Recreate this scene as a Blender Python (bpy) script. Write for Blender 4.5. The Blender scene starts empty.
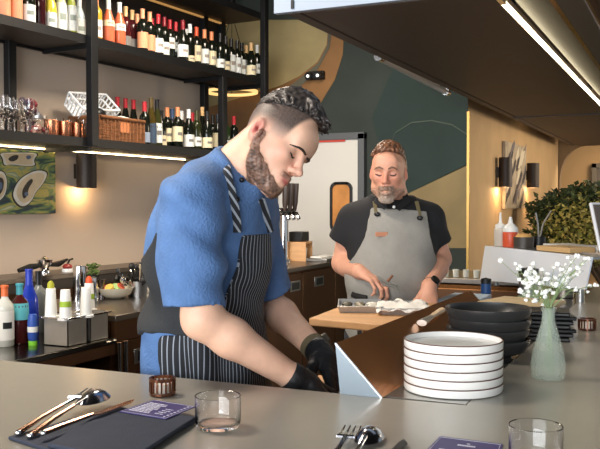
import bpy, bmesh, math, random
import numpy as np
from mathutils import Vector, Matrix, noise as mnoise
random.seed(7); rng = np.random.default_rng(7)
C = bpy.context.scene.collection
PI = math.pi
# ------------------------------------------------------------------ camera frame
FPX = 840.0; TH = math.radians(25.2); PT = math.radians(1.43); CZ = 1.44
CAM = np.array([0, 0, CZ])
FWD = np.array([-math.sin(TH)*math.cos(PT), math.cos(TH)*math.cos(PT), -math.sin(PT)])
RGT = np.array([math.cos(TH), math.sin(TH), 0.0]); UPV = np.cross(RGT, FWD)
def P(x, y, f): return CAM + f*(FWD + (x-300)/FPX*RGT + (224.5-y)/FPX*UPV)
def on(x, y, ax, v):
    d = P(x, y, 1) - CAM; return CAM + d*(v-CAM[ax])/d[ax]
def proj(V):
    D = np.asarray(V) - CAM; f = D@FWD
    return 300+FPX*(D@RGT)/f, 224.5-FPX*(D@UPV)/f, f
AL = math.radians(3.8)                      # the back-bar wall is turned a little from the pass
dL = np.array([math.sin(AL), math.cos(AL), 0]); nL = np.array([math.cos(AL), -math.sin(AL), 0]); W0 = np.array([-3.88, 4.0, 0])
def L(s, d, z): return W0 + s*dL + d*nL + np.array([0, 0, z])
def sat(x, d):
    F2 = np.array([FWD[0], FWD[1], 0]); p = W0+d*nL; a = (x-300)/FPX
    return (a*(p@F2) - p@RGT)/(dL@RGT - a*(dL@F2))
# ------------------------------------------------------------------ materials
def lin(c):
    c = np.array(c, float)/255.0
    return tuple(np.where(c <= .04045, c/12.92, ((c+.055)/1.055)**2.4)) + (1.0,)
def M(name, rgb, rough=.5, metal=0.0, var=0.0, vscale=8.0, bump=0.0, bscale=60.0, trans=0.0, ior=1.45, emit=0.0, coat=0.0, stretch=None, attr=None, sss=0.0, alpha=1.0, rvar=0.0):
    m = bpy.data.materials.new(name); m.use_nodes = True
    nt = m.node_tree; b = nt.nodes['Principled BSDF']
    col = lin(rgb)
    b.inputs['Base Color'].default_value = col
    b.inputs['Roughness'].default_value = rough; b.inputs['Metallic'].default_value = metal
    b.inputs['IOR'].default_value = ior
    if trans: b.inputs['Transmission Weight'].default_value = trans
    if coat: b.inputs['Coat Weight'].default_value = coat; b.inputs['Coat Roughness'].default_value = .15
    if emit: b.inputs['Emission Color'].default_value = col; b.inputs['Emission Strength'].default_value = emit
    if sss:
        b.inputs['Subsurface Weight'].default_value = sss; b.inputs['Subsurface Scale'].default_value = .008
    if alpha < 1: b.inputs['Alpha'].default_value = alpha
    if var or bump or rvar:
        tc = nt.nodes.new('ShaderNodeTexCoord'); mp = nt.nodes.new('ShaderNodeMapping')
        if stretch: mp.inputs['Scale'].default_value = stretch
        nt.links.new(tc.outputs['Object'], mp.inputs['Vector'])
    src = None
    if attr:
        at = nt.nodes.new('ShaderNodeAttribute'); at.attribute_name = attr; src = at.outputs['Color']
        nt.links.new(src, b.inputs['Base Color'])
    if var:
        nz = nt.nodes.new('ShaderNodeTexNoise'); nz.inputs['Scale'].default_value = vscale; nz.inputs['Detail'].default_value = 5
        nt.links.new(mp.outputs['Vector'], nz.inputs['Vector'])
        mr = nt.nodes.new('ShaderNodeMapRange'); mr.inputs['From Min'].default_value = .25; mr.inputs['From Max'].default_value = .75
        mr.inputs['To Min'].default_value = 1-var; mr.inputs['To Max'].default_value = 1+var
        nt.links.new(nz.outputs['Fac'], mr.inputs['Value'])
        mx = nt.nodes.new('ShaderNodeVectorMath'); mx.operation = 'SCALE'
        if src: nt.links.new(src, mx.inputs[0])
        else: mx.inputs[0].default_value = col[:3]
        nt.links.new(mr.outputs['Result'], mx.inputs['Scale']); nt.links.new(mx.outputs['Vector'], b.inputs['Base Color'])
    if rvar:
        n3 = nt.nodes.new('ShaderNodeTexNoise'); n3.inputs['Scale'].default_value = vscale
        nt.links.new(mp.outputs['Vector'], n3.inputs['Vector'])
        m3 = nt.nodes.new('ShaderNodeMapRange'); m3.inputs['To Min'].default_value = max(0, rough-rvar); m3.inputs['To Max'].default_value = rough+rvar
        nt.links.new(n3.outputs['Fac'], m3.inputs['Value']); nt.links.new(m3.outputs['Result'], b.inputs['Roughness'])
    if bump:
        n2 = nt.nodes.new('ShaderNodeTexNoise'); n2.inputs['Scale'].default_value = bscale; n2.inputs['Detail'].default_value = 4
        nt.links.new(mp.outputs['Vector'], n2.inputs['Vector'])
        bp = nt.nodes.new('ShaderNodeBump'); bp.inputs['Strength'].default_value = bump; bp.inputs['Distance'].default_value = .01
        nt.links.new(n2.outputs['Fac'], bp.inputs['Height']); nt.links.new(bp.outputs['Normal'], b.inputs['Normal'])
    return m
# ------------------------------------------------------------------ mesh collector
def rotz(a): return np.array([[math.cos(a), -math.sin(a), 0], [math.sin(a), math.cos(a), 0], [0, 0, 1.0]])
def frame(zdir, xhint=(1, 0, 0)):
    z = np.array(zdir, float); z /= np.linalg.norm(z); x = np.array(xhint, float)
    x = x - z*(x@z)
    if np.linalg.norm(x) < 1e-4: x = np.array([0, 1.0, 0]) - z*z[1]
    x /= np.linalg.norm(x); return np.stack([x, np.cross(z, x), z], 1)
class MB:
    def __init__(s): s.v = []; s.f = []; s.m = []
    def add(s, vs, fs, m=0):
        o = len(s.v); s.v += [tuple(map(float, q)) for q in vs]; s.f += [tuple(o+i for i in f) for f in fs]; s.m += [m]*len(fs); return s
    def box(s, c, d, R=None, m=0):
        c = np.array(c, float); h = np.array(d, float)/2
        vs = [np.array([x, y, z])*h for x in (-1, 1) for y in (-1, 1) for z in (-1, 1)]
        if R is not None: vs = [R@q for q in vs]
        return s.add([c+q for q in vs], [(0, 1, 3, 2), (4, 6, 7, 5), (0, 4, 5, 1), (2, 3, 7, 6), (0, 2, 6, 4), (1, 5, 7, 3)], m)
    def prism(s, poly, vec, m=0, m2=None):
        n = len(poly); vec = np.array(vec, float); a = [np.array(q, float) for q in poly]; b = [q+vec for q in a]
        s.add(a+b, [tuple(range(n))[::-1], tuple(range(n, 2*n))], m if m2 is None else m2)
        o = len(s.v)-2*n
        for i in range(n):
            j = (i+1) % n; s.f.append((o+i, o+j, o+n+j, o+n+i)); s.m.append(m)
        return s
    def lathe(s, prof, n=20, c=(0, 0, 0), m=0, R=None, cap=True):
        c = np.array(c, float); vs = []; fs = []
        for r, z in prof:
            for k in range(n):
                a = 2*PI*k/n; q = np.array([r*math.cos(a), r*math.sin(a), z]); vs.append(c + (R@q if R is not None else q))
        for i in range(len(prof)-1):
            for k in range(n):
                k2 = (k+1) % n; fs.append((i*n+k, i*n+k2, (i+1)*n+k2, (i+1)*n+k))
        if cap:
            if prof[0][0] > 1e-6: fs.append(tuple(range(n))[::-1])
            if prof[-1][0] > 1e-6: fs.append(tuple(range((len(prof)-1)*n, len(prof)*n)))
        return s.add(vs, fs, m)
    def cyl(s, p0, p1, r0, r1=None, n=14, m=0):
        p0 = np.array(p0, float); p1 = np.array(p1, float); d = p1-p0; r1 = r0 if r1 is None else r1
        return s.lathe([(r0, 0), (r1, np.linalg.norm(d))], n, p0, m, frame(d))
    def ell(s, c, r, n=14, m=0, R=None):
        r = np.array(r, float)*np.ones(3); c = np.array(c, float); vs = []; fs = []; k = n//2
        for i in range(1, k):
            t = PI*i/k
            for j in range(n):
                a = 2*PI*j/n; q = np.array([math.sin(t)*math.cos(a), math.sin(t)*math.sin(a), -math.cos(t)])*r
                vs.append(c + (R@q if R is not None else q))
        bq = np.array([0, 0, -r[2]]); tq = -bq
        vs += [c+(R@bq if R is not None else bq), c+(R@tq if R is not None else tq)]
        for i in range(k-2):
            for j in range(n):
                j2 = (j+1) % n; fs.append((i*n+j, i*n+j2, (i+1)*n+j2, (i+1)*n+j))
        b = len(vs)-2
        for j in range(n):
            j2 = (j+1) % n; fs.append((b, j2, j)); fs.append((b+1, (k-2)*n+j, (k-2)*n+j2))
        return s.add(vs, fs, m)
    def tube(s, pts, r, n=8, m=0, flat=1.0, up=(0, 0, 1)):
        pts = [np.array(q, float) for q in pts]; rs = r if hasattr(r, '__len__') else [r]*len(pts); vs = []; fs = []
        for i, q in enumerate(pts):
            t = pts[min(i+1, len(pts)-1)] - pts[max(i-1, 0)]; Rm = frame(t, up)
            for k in range(n):
                a = 2*PI*k/n; vs.append(q + Rm@np.array([math.cos(a)*rs[i]*flat, math.sin(a)*rs[i], 0]))
        for i in range(len(pts)-1):
            for k in range(n):
                k2 = (k+1) % n; fs.append((i*n+k, i*n+k2, (i+1)*n+k2, (i+1)*n+k))
        fs += [tuple(range(n))[::-1], tuple(range((len(pts)-1)*n, len(pts)*n))]
        return s.add(vs, fs, m)
    def build(s, name, mats, parent=None, bevel=0.0, seg=2, angle=35, loc=None, fix=True):
        me = bpy.data.meshes.new(name); v = np.array(s.v)
        if loc is not None: v = v-np.array(loc)
        me.from_pydata([tuple(q) for q in v], [], s.f)
        for q in (mats if isinstance(mats, (list, tuple)) else [mats]): me.materials.append(q)
        me.polygons.foreach_set('material_index', s.m)
        if fix:
            bm = bmesh.new(); bm.from_mesh(me); bmesh.ops.remove_doubles(bm, verts=bm.verts, dist=1e-5); bmesh.ops.recalc_face_normals(bm, faces=bm.faces); bm.to_mesh(me); bm.free()
        me.polygons.foreach_set('use_smooth', [True]*len(me.polygons)); me.set_sharp_from_angle(angle=math.radians(angle)); me.update()
        o = bpy.data.objects.new(name, me); C.objects.link(o)
        if parent: o.parent = parent
        if loc is not None: o.location = tuple(map(float, loc))
        if bevel:
            b = o.modifiers.new('bevel', 'BEVEL'); b.width = bevel; b.segments = seg; b.limit_method = 'ANGLE'; b.angle_limit = math.radians(40)
        return o
def tag(o, label=None, cat=None, group=None, kind=None):
    if label: o['label'] = label
    if cat: o['category'] = cat
    if group: o['group'] = group
    if kind: o['kind'] = kind
    return o
def thing(name, label, cat, loc=(0, 0, 0), rz=0.0, group=None):
    o = bpy.data.objects.new(name, None); C.objects.link(o); o.empty_display_size = .05
    o.location = tuple(map(float, loc)); o.rotation_euler = (0, 0, rz); return tag(o, label, cat, group)
def dup(root, loc, rz=0.0, label=None, group=None):
    r = root.copy(); C.objects.link(r); r.location = tuple(map(float, loc)); r.rotation_euler = (0, 0, rz)
    if label: r['label'] = label
    if group: r['group'] = group
    for ch in list(root.children):
        c = ch.copy(); C.objects.link(c); c.parent = r
        for g in ch.children:
            d = g.copy(); C.objects.link(d); d.parent = c
    return r
def struct(name, mb, mats, bevel=0.0, parent=None):
    o = mb.build(name, mats, parent, bevel)
    if not parent: o['kind'] = 'structure'
    return o
def light(name, kind, loc, energy, color, size=.1, target=None, spot=None, size_y=None, parent=None):
    l = bpy.data.lights.new(name, kind); l.energy = energy; l.color = color
    if kind == 'AREA':
        l.size = size
        if size_y: l.shape = 'RECTANGLE'; l.size_y = size_y
    else: l.shadow_soft_size = size
    if spot: l.spot_size = math.radians(spot); l.spot_blend = .6
    o = bpy.data.objects.new(name, l); C.objects.link(o); o.location = tuple(map(float, loc))
    if target is not None: o.rotation_euler = (Vector(target)-Vector(loc)).to_track_quat('-Z', 'Y').to_euler()
    return o
ORD = ['first', 'second', 'third', 'fourth', 'fifth', 'sixth', 'seventh', 'eighth', 'ninth', 'tenth', 'eleventh', 'twelfth', 'thirteenth', 'fourteenth', 'fifteenth', 'sixteenth', 'seventeenth', 'eighteenth', 'nineteenth', 'twentieth', 'twenty-first', 'twenty-second', 'twenty-third', 'twenty-fourth', 'twenty-fifth', 'twenty-sixth', 'twenty-seventh', 'twenty-eighth', 'twenty-ninth', 'thirtieth']
# ------------------------------------------------------------------ palette
black_steel = M('black_steel', (26, 26, 27), .45, .3)
shelf_dark = M('shelf_dark', (58, 50, 44), .5, 0, var=.15, vscale=3)
wall_paint = M('wall_paint', (196, 178, 160), .85, 0, var=.04, vscale=2, bump=.05, bscale=90)
ochre_wall = M('ochre_wall', (192, 160, 118), .8, 0, var=.10, vscale=3, bump=.05)
floor_mat = M('floor_dark', (60, 52, 46), .5, 0, var=.2, vscale=4)
ceil_mat = M('ceiling_dark', (38, 34, 32), .8)
steel = M('brushed_steel', (176, 176, 174), .28, 1.0, var=.06, vscale=20, stretch=(1, 12, 1))
steel_dark = M('dark_steel', (120, 112, 104), .32, 1.0, var=.08, vscale=12)
chrome = M('chrome', (215, 215, 215), .1, 1.0)
bronze = M('bronze_steel', (150, 98, 56), .2, 1.0, var=.08, vscale=5)
bronze_dark = M('bronze_fridge', (104, 72, 48), .3, .7, var=.08, vscale=5)
counter_mat = M('counter_top', (160, 156, 145), .27, 0.2, var=.015, vscale=30)
white_cer = M('white_ceramic', (238, 236, 230), .25, 0, coat=.3)
brown_rim = M('brown_rim', (92, 58, 40), .45)
black_cer = M('black_ceramic', (46, 46, 46), .3, 0, var=.08, vscale=30)
glass = M('clear_glass', (255, 255, 255), .02, 0, trans=1.0, ior=1.45)
white_plastic = M('white_plastic', (232, 232, 228), .4)
black_plastic = M('black_plastic', (20, 20, 21), .4)
canopy_brown = M('canopy_brown', (84, 70, 60), .55, 0, var=.08, vscale=2)
canopy_grey = M('canopy_grey', (92, 88, 82), .5)
canopy_pale = M('canopy_pale', (196, 206, 216), .5)
wood = M('board_wood', (206, 158, 108), .5, 0, var=.18, vscale=6, stretch=(1, 14, 6))
pale_wood = M('pale_wood', (214, 190, 150), .6, 0, var=.2, vscale=10, stretch=(1, 12, 12))
copper = M('copper', (226, 150, 112), .22, 1.0, bump=.25, bscale=140)
warm_led = M('warm_led', (255, 226, 170), .5, emit=14)
strip_led = M('strip_led', (255, 240, 200), .5, emit=9)
# ================================================================== THE SETTING
struct('floor', MB().box((-.5, 6, -.05), (11, 18, .1)), floor_mat)
struct('ceiling', MB().box((-.5, 6.3, 3.4), (11, 15, .1)), ceil_mat)
RL = rotz(-AL)
mb = MB(); mb.box(L(-1.65, -.075, 1.675), (.15, 7.4, 3.35), RL); struct('wall_left', mb, wall_paint)
struct('wall_back', MB().box((-3.735, 7.05, 1.675), (4.03, .3, 3.35)), M('mural_ground', (52, 58, 50), .75, 0, var=.25, vscale=2))
struct('trim_1', MB().box((-1.705, 6.893, 1.1), (.02, .02, 2.2)), M('gold_trim', (170, 136, 76), .35, .8))
struct('wall_lamp_side', MB().box((-1.8, 9.42, 1.675), (.18, 5.03, 3.35)), ochre_wall)
mb = MB()   # the arch beyond the lamp wall: a slab with a curved cut
arch = [(-2.2, 0), (-1.69, 0), (-1.69, 1.75)] + [(-1.69+.32*(1-math.cos(t)), 1.75+.48*math.sin(t)) for t in np.linspace(.1, PI/2, 9)] + [(1.5, 2.23), (1.5, 3.35), (-2.2, 3.35)]
mb.prism([(x, 11.96, z) for x, z in arch], (0, .15, 0)); struct('wall_arch', mb, M('arch_paint', (120, 98, 72), .8, var=.1, vscale=2))
struct('wall_far', MB().box((-.3, 14.6, 1.675), (7, .15, 3.35)), M('far_paint', (196, 158, 112), .85, 0, var=.06, vscale=2))
mb = MB(); mb.box((-.55, 14.5, 1.2), (1.9, .06, 1.7)); fw = struct('window_1', mb, M('far_pane', (112, 100, 86), .25, 0, var=.1))
fm = MB(); [fm.box((x, 14.47, 1.2), (.07, .06, 1.78)) for x in (-1.5, .4)]; [fm.box((-.55, 14.47, z), (1.97, .06, .07)) for z in (.35, 2.06)]
fm.build('window_frame', M('grey_frame', (128, 116, 100), .5), fw)
# mural painted on the back wall
Ym = 6.9
def mur(pts, y=Ym): return [on(px, py, 1, y) for px, py in pts]
mural_green = M('mural_green', (42, 50, 44), .75, var=.3, vscale=2.2); mural_teal = M('mural_teal', (30, 47, 43), .75, var=.22, vscale=2.5)
mural_gold = M('mural_gold', (126, 108, 70), .6, .15, var=.22, vscale=3); mural_orange = M('mural_orange', (128, 90, 50), .7, var=.25, vscale=3)
mural_stone = M('mural_stone', (158, 140, 96), .75, var=.3, vscale=2.5); mural_grey = M('mural_grey', (92, 88, 72), .75, var=.2, vscale=2)
mb = MB()
def patch(pts, m, lay): mb.prism([q-np.array([0, .004+.003*lay, 0]) for q in mur(pts)], (0, .003, 0), m)
patch([(325, 30), (345, 30), (343, 55), (335, 80), (318, 108), (300, 140), (300, 280), (468, 280), (468, 20)], 0, 0)
patch([(395, 200), (384, 160), (372, 118), (388, 80), (408, 40), (468, 40), (468, 165)], 1, 1)
patch([(395, 200), (468, 164), (468, 248), (398, 248)], 2, 1)
patch([(200, 20), (345, 20), (343, 55), (335, 80), (318, 108), (290, 150), (200, 180)], 3, 1)
patch([(200, 20), (329, 20), (327, 45), (318, 62), (300, 76), (280, 86), (200, 110)], 4, 2)
patch([(329, 20), (328, 45), (319, 63), (301, 78), (283, 92), (260, 108), (285, 96), (304, 84), (318, 70), (330, 48), (334, 20)], 5, 3)
# fine painted line curving through the green
ln = [(388, 150), (396, 132), (412, 122), (432, 120), (452, 124), (468, 134)]
patch(ln + [(a, b+1.4) for a, b in ln[::-1]], 6, 3)
tag(mb.build('mural', [mural_green, mural_teal, mural_gold, mural_orange, mural_stone, mural_grey, M('mural_line', (66, 78, 66), .75)]), 'abstract mural in dark green, gold and orange covering the back wall', 'mural')
# swing door in the back wall
d = thing('swing_door', 'pale grey swing door with a black framed porthole, behind the two men', 'door', (-3.05, 6.86, 0)); d['kind'] = 'structure'; d.name = 'door_1'
MB().box((0, .0, 1.0), (.78, .04, 2.0)).build('door_leaf', M('door_paint', (206, 202, 194), .6), d, .004)
fm = MB(); fm.box((.42, 0, 1.02), (.06, .07, 2.06)); fm.box((-.42, 0, 1.02), (.06, .07, 2.06)); fm.box((0, 0, 2.03), (.9, .07, .06)); fm.build('door_frame', M('door_grey', (84, 86, 88), .5), d, .003)
MB().box((0.02, -.025, 1.99), (.5, .012, .016)).build('door_reflection', M('red_reflection', (190, 60, 40), .5), d)  # thin red strip stands in for a reflected line along the door top
def rrect(w, h, r, n=5):
    out = []
    for cx, cy, a0 in ((w/2-r, h/2-r, 0), (-w/2+r, h/2-r, PI/2), (-w/2+r, -h/2+r, PI), (w/2-r, -h/2+r, 1.5*PI)):
        out += [(cx+r*math.cos(a0+PI/2*k/n), cy+r*math.sin(a0+PI/2*k/n)) for k in range(n+1)]
    return out
wc = (.235, -.02, 1.41)
mb = MB(); o_ = rrect(.21, .44, .06); i_ = rrect(.165, .395, .045)
n_ = len(o_)
for k in range(n_):
    j = (k+1) % n_; mb.prism([(wc[0]+a, wc[1], wc[2]+b) for a, b in (o_[k], o_[j], i_[j], i_[k])], (0, -.02, 0))
ph = mb.build('porthole_frame', black_plastic, d)
MB().prism([(wc[0]+a, wc[1]-.004, wc[2]+b) for a, b in i_], (0, -.004, 0)).build('porthole_pane', M('amber_pane', (196, 132, 72), .2, var=.25, vscale=6), ph)
# small black twin spotlight on the mural
q = on(317, 76, 1, Ym); t = thing('twin_spotlight', 'small black twin spotlight on the orange part of the mural', 'light', q-np.array([0, .01, 0]))
MB().box((0, -.02, 0), (.17, .05, .075)).build('housing', black_plastic, t, .01)
for s in (-1, 1):
    h = MB().cyl((.047*s, -.045, 0), (.047*s, -.085, -.01), .034).build('spot_head', black_plastic, t)
    MB().cyl((.047*s, -.084, -.01), (.047*s, -.09, -.011), .014).build('spot_lens', M('spot_lens', (240, 240, 230), .3, emit=1.0), h)
# ================================================================== CANOPY over the pass
t = thing('canopy', 'long dark brown canopy hanging from the ceiling over the pass counter', 'canopy', (-1.0, 3.06, 2.2))
MB().box((-.055, 2.22, .03), (.75, 4.44, .06)).build('soffit_panel', canopy_brown, t, .004)
MB().box((-.055, 6.5, .034), (.75, 4.07, .06)).build('soffit_panel', canopy_brown, t, .004)
MB().box((-.47, 4.27, .05), (.055, 8.54, .10)).build('edge_rail', canopy_brown, t, .004)
MB().box((.43, 4.27, .07), (.17, 8.54, .05)).build('recessed_panel', canopy_grey, t)
MB().box((.50, 4.27, .07), (.02, 8.54, .12)).build('edge_strip', bronze, t)
MB().box((.56, 4.27, .04), (.10, 8.54, .06)).build('soffit_beam', canopy_grey, t, .003)
MB().box((.615, 4.27, .07), (.012, 8.54, .1)).build('edge_strip', bronze, t)
MB().box((1.0, 4.27, .11), (.76, 8.54, .04)).build('upper_panel', M('canopy_black', (30, 27, 25), .5), t)
MB().box((.35, -.02, .292), (1.78, .03, .58)).build('front_fascia', M('fascia_blue', (158, 170, 186), .5), t, .002)
MB().box((-.485, 4.3, .34), (.02, 8.5, .48)).build('side_fascia', M('canopy_side', (46, 40, 36), .6), t)
sq = MB()
for k in range(12): sq.box((-.455+.006*math.sin(k*1.7), -.038, .03+.045*k), (.012+.006*(k % 2), .006, .034))
sq.build('painted_mark', M('ink_black', (28, 28, 30), .6), t)
MB().box((-.055, 4.455, -.002), (.80, .035, .012)).build('joint_strip', black_steel, t)
for dx, dy, hh in ((.2, 1.0, .6), (.2, 4.3, .6), (.2, 7.6, .6)): MB().cyl((dx, dy, .1), (dx, dy, 1.16), .02).build('hanger_rod', black_steel, t)
MB().box((.331, 4.34, .004), (.018, 8.3, .012)).build('light_strip', strip_led, t)
MB().box((.331, .13, .004), (.019, .11, .014)).build('strip_end_cap', chrome, t)
# clear bar lamp by the canopy edge
pa, pb = on(379, 57, 0, -1.58), on(446, 92, 0, -1.58)
t = thing('tube_lamp', 'slim clear tube lamp hung beside the canopy edge above the bearded man', 'lamp', (pa+pb)/2)
a, b = pa-(pa+pb)/2, pb-(pa+pb)/2
MB().tube([a, b], .02, 12).build('tube', M('frosted_tube', (214, 220, 220), .25), t)
for q in (a, b): MB().cyl(q-(b-a)*.012, q+(b-a)*.03, .025).build('tube_cap', chrome, t)
for k in (.15, .85): MB().tube([a+(b-a)*k, a+(b-a)*k+np.array([.092, 0, .06])], .004).build('bracket', black_steel, t)
# ================================================================== BACK-BAR SHELVING
SZ_UP, SZ_LO, SZ_TOP = 2.484, 1.846, 3.03
t = thing('shelving_unit', 'tall black steel shelving unit holding the wine bottles on the left wall', 'shelves', L(0, 0, 0), -AL)
def Lb(mb, s0, s1, d0, d1, z0, z1, m=0): return mb.box(((d0+d1)/2, (s0+s1)/2, (z0+z1)/2), (d1-d0, s1-s0, z1-z0), None, m)
for z in (SZ_LO, SZ_UP, SZ_TOP):
    sh = MB(); Lb(sh, -1.7, 2.34, .02, .42, z-.045, z); o = sh.build('shelf', shelf_dark, t, .003)
    fr = MB(); Lb(fr, -1.7, 2.35, .42, .428, z-.05, z+.004); Lb(fr, -1.7, 2.35, .02, .04, z-.06, z-.045); fr.build('shelf_lip', black_steel, o)
bp_ = MB(); Lb(bp_, -1.7, 2.3, .012, .022, SZ_UP, SZ_TOP-.06); bp_.build('back_panel', M('shelf_back', (44, 38, 34), .6), t)
for s, d, z0, z1 in ((.247, .445, 1.80, 3.36), (1.755, .40, 1.846, 2.44), (sat(222, .05), .05, 2.484, 3.0), (2.31, .445, 1.80, 3.36), (-.05, .05, 1.846, 3.0), (2.0, .05, 1.846, 3.0), (-1.66, .445, 1.80, 3.36)):
    po = MB(); Lb(po, s-.03, s+.03, d-.025, d+.025, z0, z1); po.build('post', black_steel, t, .003)
for s in (.247, 1.755, 2.31):
    for z in (SZ_LO, SZ_UP):
        br = MB(); Lb(br, s-.012, s+.012, .03, .42, z-.075, z-.045); br.build('cross_brace', black_steel, t)
led = MB(); Lb(led, -1.7, 2.05, .040, .047, SZ_LO-.056, SZ_LO-.049); led.build('light_strip', warm_led, t)
led = MB(); Lb(led, -1.7, 2.3, .05, .07, SZ_TOP-.062, SZ_TOP-.05); led.build('light_strip', M('amber_reflection', (255, 190, 110), .5, emit=.3), t)  # faint glowing strip stands in for a warm reflection under the top shelf
q = on(232, 92, 1, 6.64); t = thing('ring_lamp', 'glowing golden ring lamp hanging in the gap at the end of the bottle shelves', 'lamp', q)
MB().lathe([(.215, -.012), (.235, -.012), (.235, .012), (.215, .012), (.215, -.012)], 40, cap=False).build('ring', M('ring_gold', (255, 206, 130), .4, emit=1.1), t)
for a_ in (0, 2.1, 4.2): MB().cyl((.225*math.cos(a_), .225*math.sin(a_), 0), (0, 0, .7), .003, None, 6).build('cord', black_steel, t)
MB().cyl((0, 0, .7), (0, 0, .92), .03).build('ceiling_cup', black_steel, t)
# ------------------------------------------------------------------ sconces
lamp_brown = M('lamp_brown', (52, 42, 36), .5, .3); sh_in = M('lamp_inside', (220, 170, 110), .5); bulb = M('bulb', (255, 206, 130), .4, emit=9)
def sconce(name, label, loc, rz, r, h, group=None):
    t = thing(name, label, 'lamp', loc, rz, group)      # local x = away from wall
    c = (r+.02, 0, 0)
    MB().lathe([(r, -h/2), (r, h/2), (r-.006, h/2), (r-.006, -h/2), (r, -h/2)], 28, c, cap=False).build('lamp_shade', lamp_brown, t)
    MB().box((.012, 0, 0), (.024, .06, .1)).build('wall_bracket', lamp_brown, t)
    MB().ell((c[0], 0, -h*.18), .022).build('bulb', bulb, t)
    return t
p1 = L(sat(88, .1), 0.0, 1.66); sconce('wall_sconce', 'dark cylinder wall sconce under the bottle shelf beside the oyster painting', p1, -AL, .068, .23)
p2 = np.array([-1.71, 8.024, 1.735]); sconce('wall_sconce', 'nearer of two dark cylinder sconces on the ochre wall, left of the artwork', p2, 0, .062, .28, 'sconces on the ochre wall')
p3 = np.array([-1.71, 9.49, 1.75]); sconce('wall_sconce', 'farther of two dark cylinder sconces on the ochre wall, right of the artwork', p3, 0, .066, .27, 'sconces on the ochre wall')
for k, (p, e) in enumerate(((p1+nL*.09, 2.6), (p2+np.array([.08, 0, 0]), 8), (p3+np.array([.09, 0, 0]), 8))):
    light('sconce_light', 'POINT', p-np.array([0, 0, .13]), e, (1, .62, .28), .02)
# small ceiling spot on the ochre wall
q = np.array([-1.6, 8.0, 2.42]); t = thing('wall_spotlight', 'small chrome spotlight at the top of the ochre wall', 'light', q)
MB().cyl((0, 0, .0), (-.03, .0, -.09), .03, .035).build('spot_head', chrome, t); MB().cyl((0, 0, 0), (0, 0, .93), .008).build('stem', chrome, t)
# artwork on the ochre wall
t = thing('wall_artwork', 'tall narrow abstract artwork between the two sconces on the ochre wall', 'picture', (-1.705, 8.80, 1.72))
MB().box((.015, 0, 0), (.03, 1.1, .66)).build('canvas', M('art_ground', (176, 160, 138), .7, var=.35, vscale=9), t)
mb = MB()
rr = random.Random(5)
for k in range(26):
    y, z = rr.uniform(-.45, .45), rr.uniform(-.28, .28); pts = [(.031, y+rr.uniform(.03, .09)*math.cos(a)+.12*math.sin(a), z+rr.uniform(.07, .13)*math.sin(a)) for a in np.linspace(0, 2*PI, 8)[:-1]]
    mb.prism(pts, (.001+.0004*k/10, 0, 0), rr.choice((0, 0, 1, 2)))
mb.build('brushwork', [M('art_dark', (64, 56, 58), .7), M('art_grey', (112, 104, 108), .7), M('art_cream', (216, 204, 180), .7)], t)
# ------------------------------------------------------------------ oyster painting
s1 = sat(55, .03); s0 = s1-1.1
t = thing('oyster_painting', 'colourful painting of oysters on green swirls, left wall under the shelf', 'picture', L(s1, .0, 1.575), -AL)
cv = M('oyster_canvas', (90, 110, 62), .6)
nt = cv.node_tree; b = nt.nodes['Principled BSDF']; tc = nt.nodes.new('ShaderNodeTexCoord'); nz = nt.nodes.new('ShaderNodeTexNoise'); nz.inputs['Scale'].default_value = 5.5; nz.inputs['Detail'].default_value = 2; nz.inputs['Distortion'].default_value = 1.6
mp = nt.nodes.new('ShaderNodeMapping'); mp.inputs['Scale'].default_value = (1, .7, 1.9); cr = nt.nodes.new('ShaderNodeValToRGB')
nt.links.new(tc.outputs['Object'], mp.inputs['Vector']); nt.links.new(mp.outputs['Vector'], nz.inputs['Vector']); nt.links.new(nz.outputs['Fac'], cr.inputs['Fac']); nt.links.new(cr.outputs['Color'], b.inputs['Base Color'])
el = cr.color_ramp.elements; el[0].position = .32; el[0].color = lin((30, 46, 66)); el[1].position = .74; el[1].color = lin((196, 190, 150))
for pz, cc in ((.42, (44, 74, 66)), (.5, (112, 134, 78)), (.58, (176, 162, 84)), (.64, (112, 136, 108))):
    e = el.new(pz); e.color = lin(cc)
MB().box((.02, -.55, 0), (.035, 1.1, .40)).build('canvas', cv, t, .003)
oy_cream, oy_dark, oy_white, oy_blue = M('oyster_cream', (206, 188, 156), .6, var=.15, vscale=14), M('oyster_dark', (44, 42, 40), .6), M('oyster_pale', (216, 212, 200), .6, var=.12, vscale=20), M('oyster_blue', (86, 104, 134), .6)
def opt(px, py):
    s = sat(px, .045); w = L(s, .045, 0); f = (w-CAM)@FWD; q = on(px, py, 0, w[0]); return np.array([0, s-s1, q[2]-1.575])
def chaikin(p):
    for _ in range(2): p = [tuple(np.array(p[i])*(.75 if k == 0 else .25)+np.array(p[(i+1) % len(p)])*(.25 if k == 0 else .75)) for i in range(len(p)) for k in (0, 1)]
    return p
def shell(name, pts, inner, eye):
    pts, inner, eye = chaikin(pts), chaikin(inner), chaikin(eye); mb = MB(); cen = np.mean([opt(*p) for p in pts], 0)
    for lay, (sc, m) in enumerate(((1.08, 0), (1.0, 1), (.84, 2))):
        mb.prism([cen+(opt(*p)-cen)*sc+np.array([.038+.0012*lay, 0, 0]) for p in pts], (.0012, 0, 0), m)
    mb.prism([opt(*p)+np.array([.0416, 0, 0]) for p in inner], (.001, 0, 0), 0)
    mb.prism([opt(*p)+np.array([.0427, 0, 0]) for p in eye], (.001, 0, 0), 3)
    mb.build(name, [oy_dark, oy_white, oy_cream, oy_blue], t)
shell('painted_oyster', [(13, 197), (16, 186), (22, 178), (32, 172), (40, 170), (48, 172), (47, 178), (42, 186), (36, 192), (32, 202), (22, 208)], [(22, 192), (26, 184), (32, 178), (34, 181), (29, 188), (28, 195), (24, 200)], [(24, 194), (27, 191), (29, 194), (27, 197)])
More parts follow.
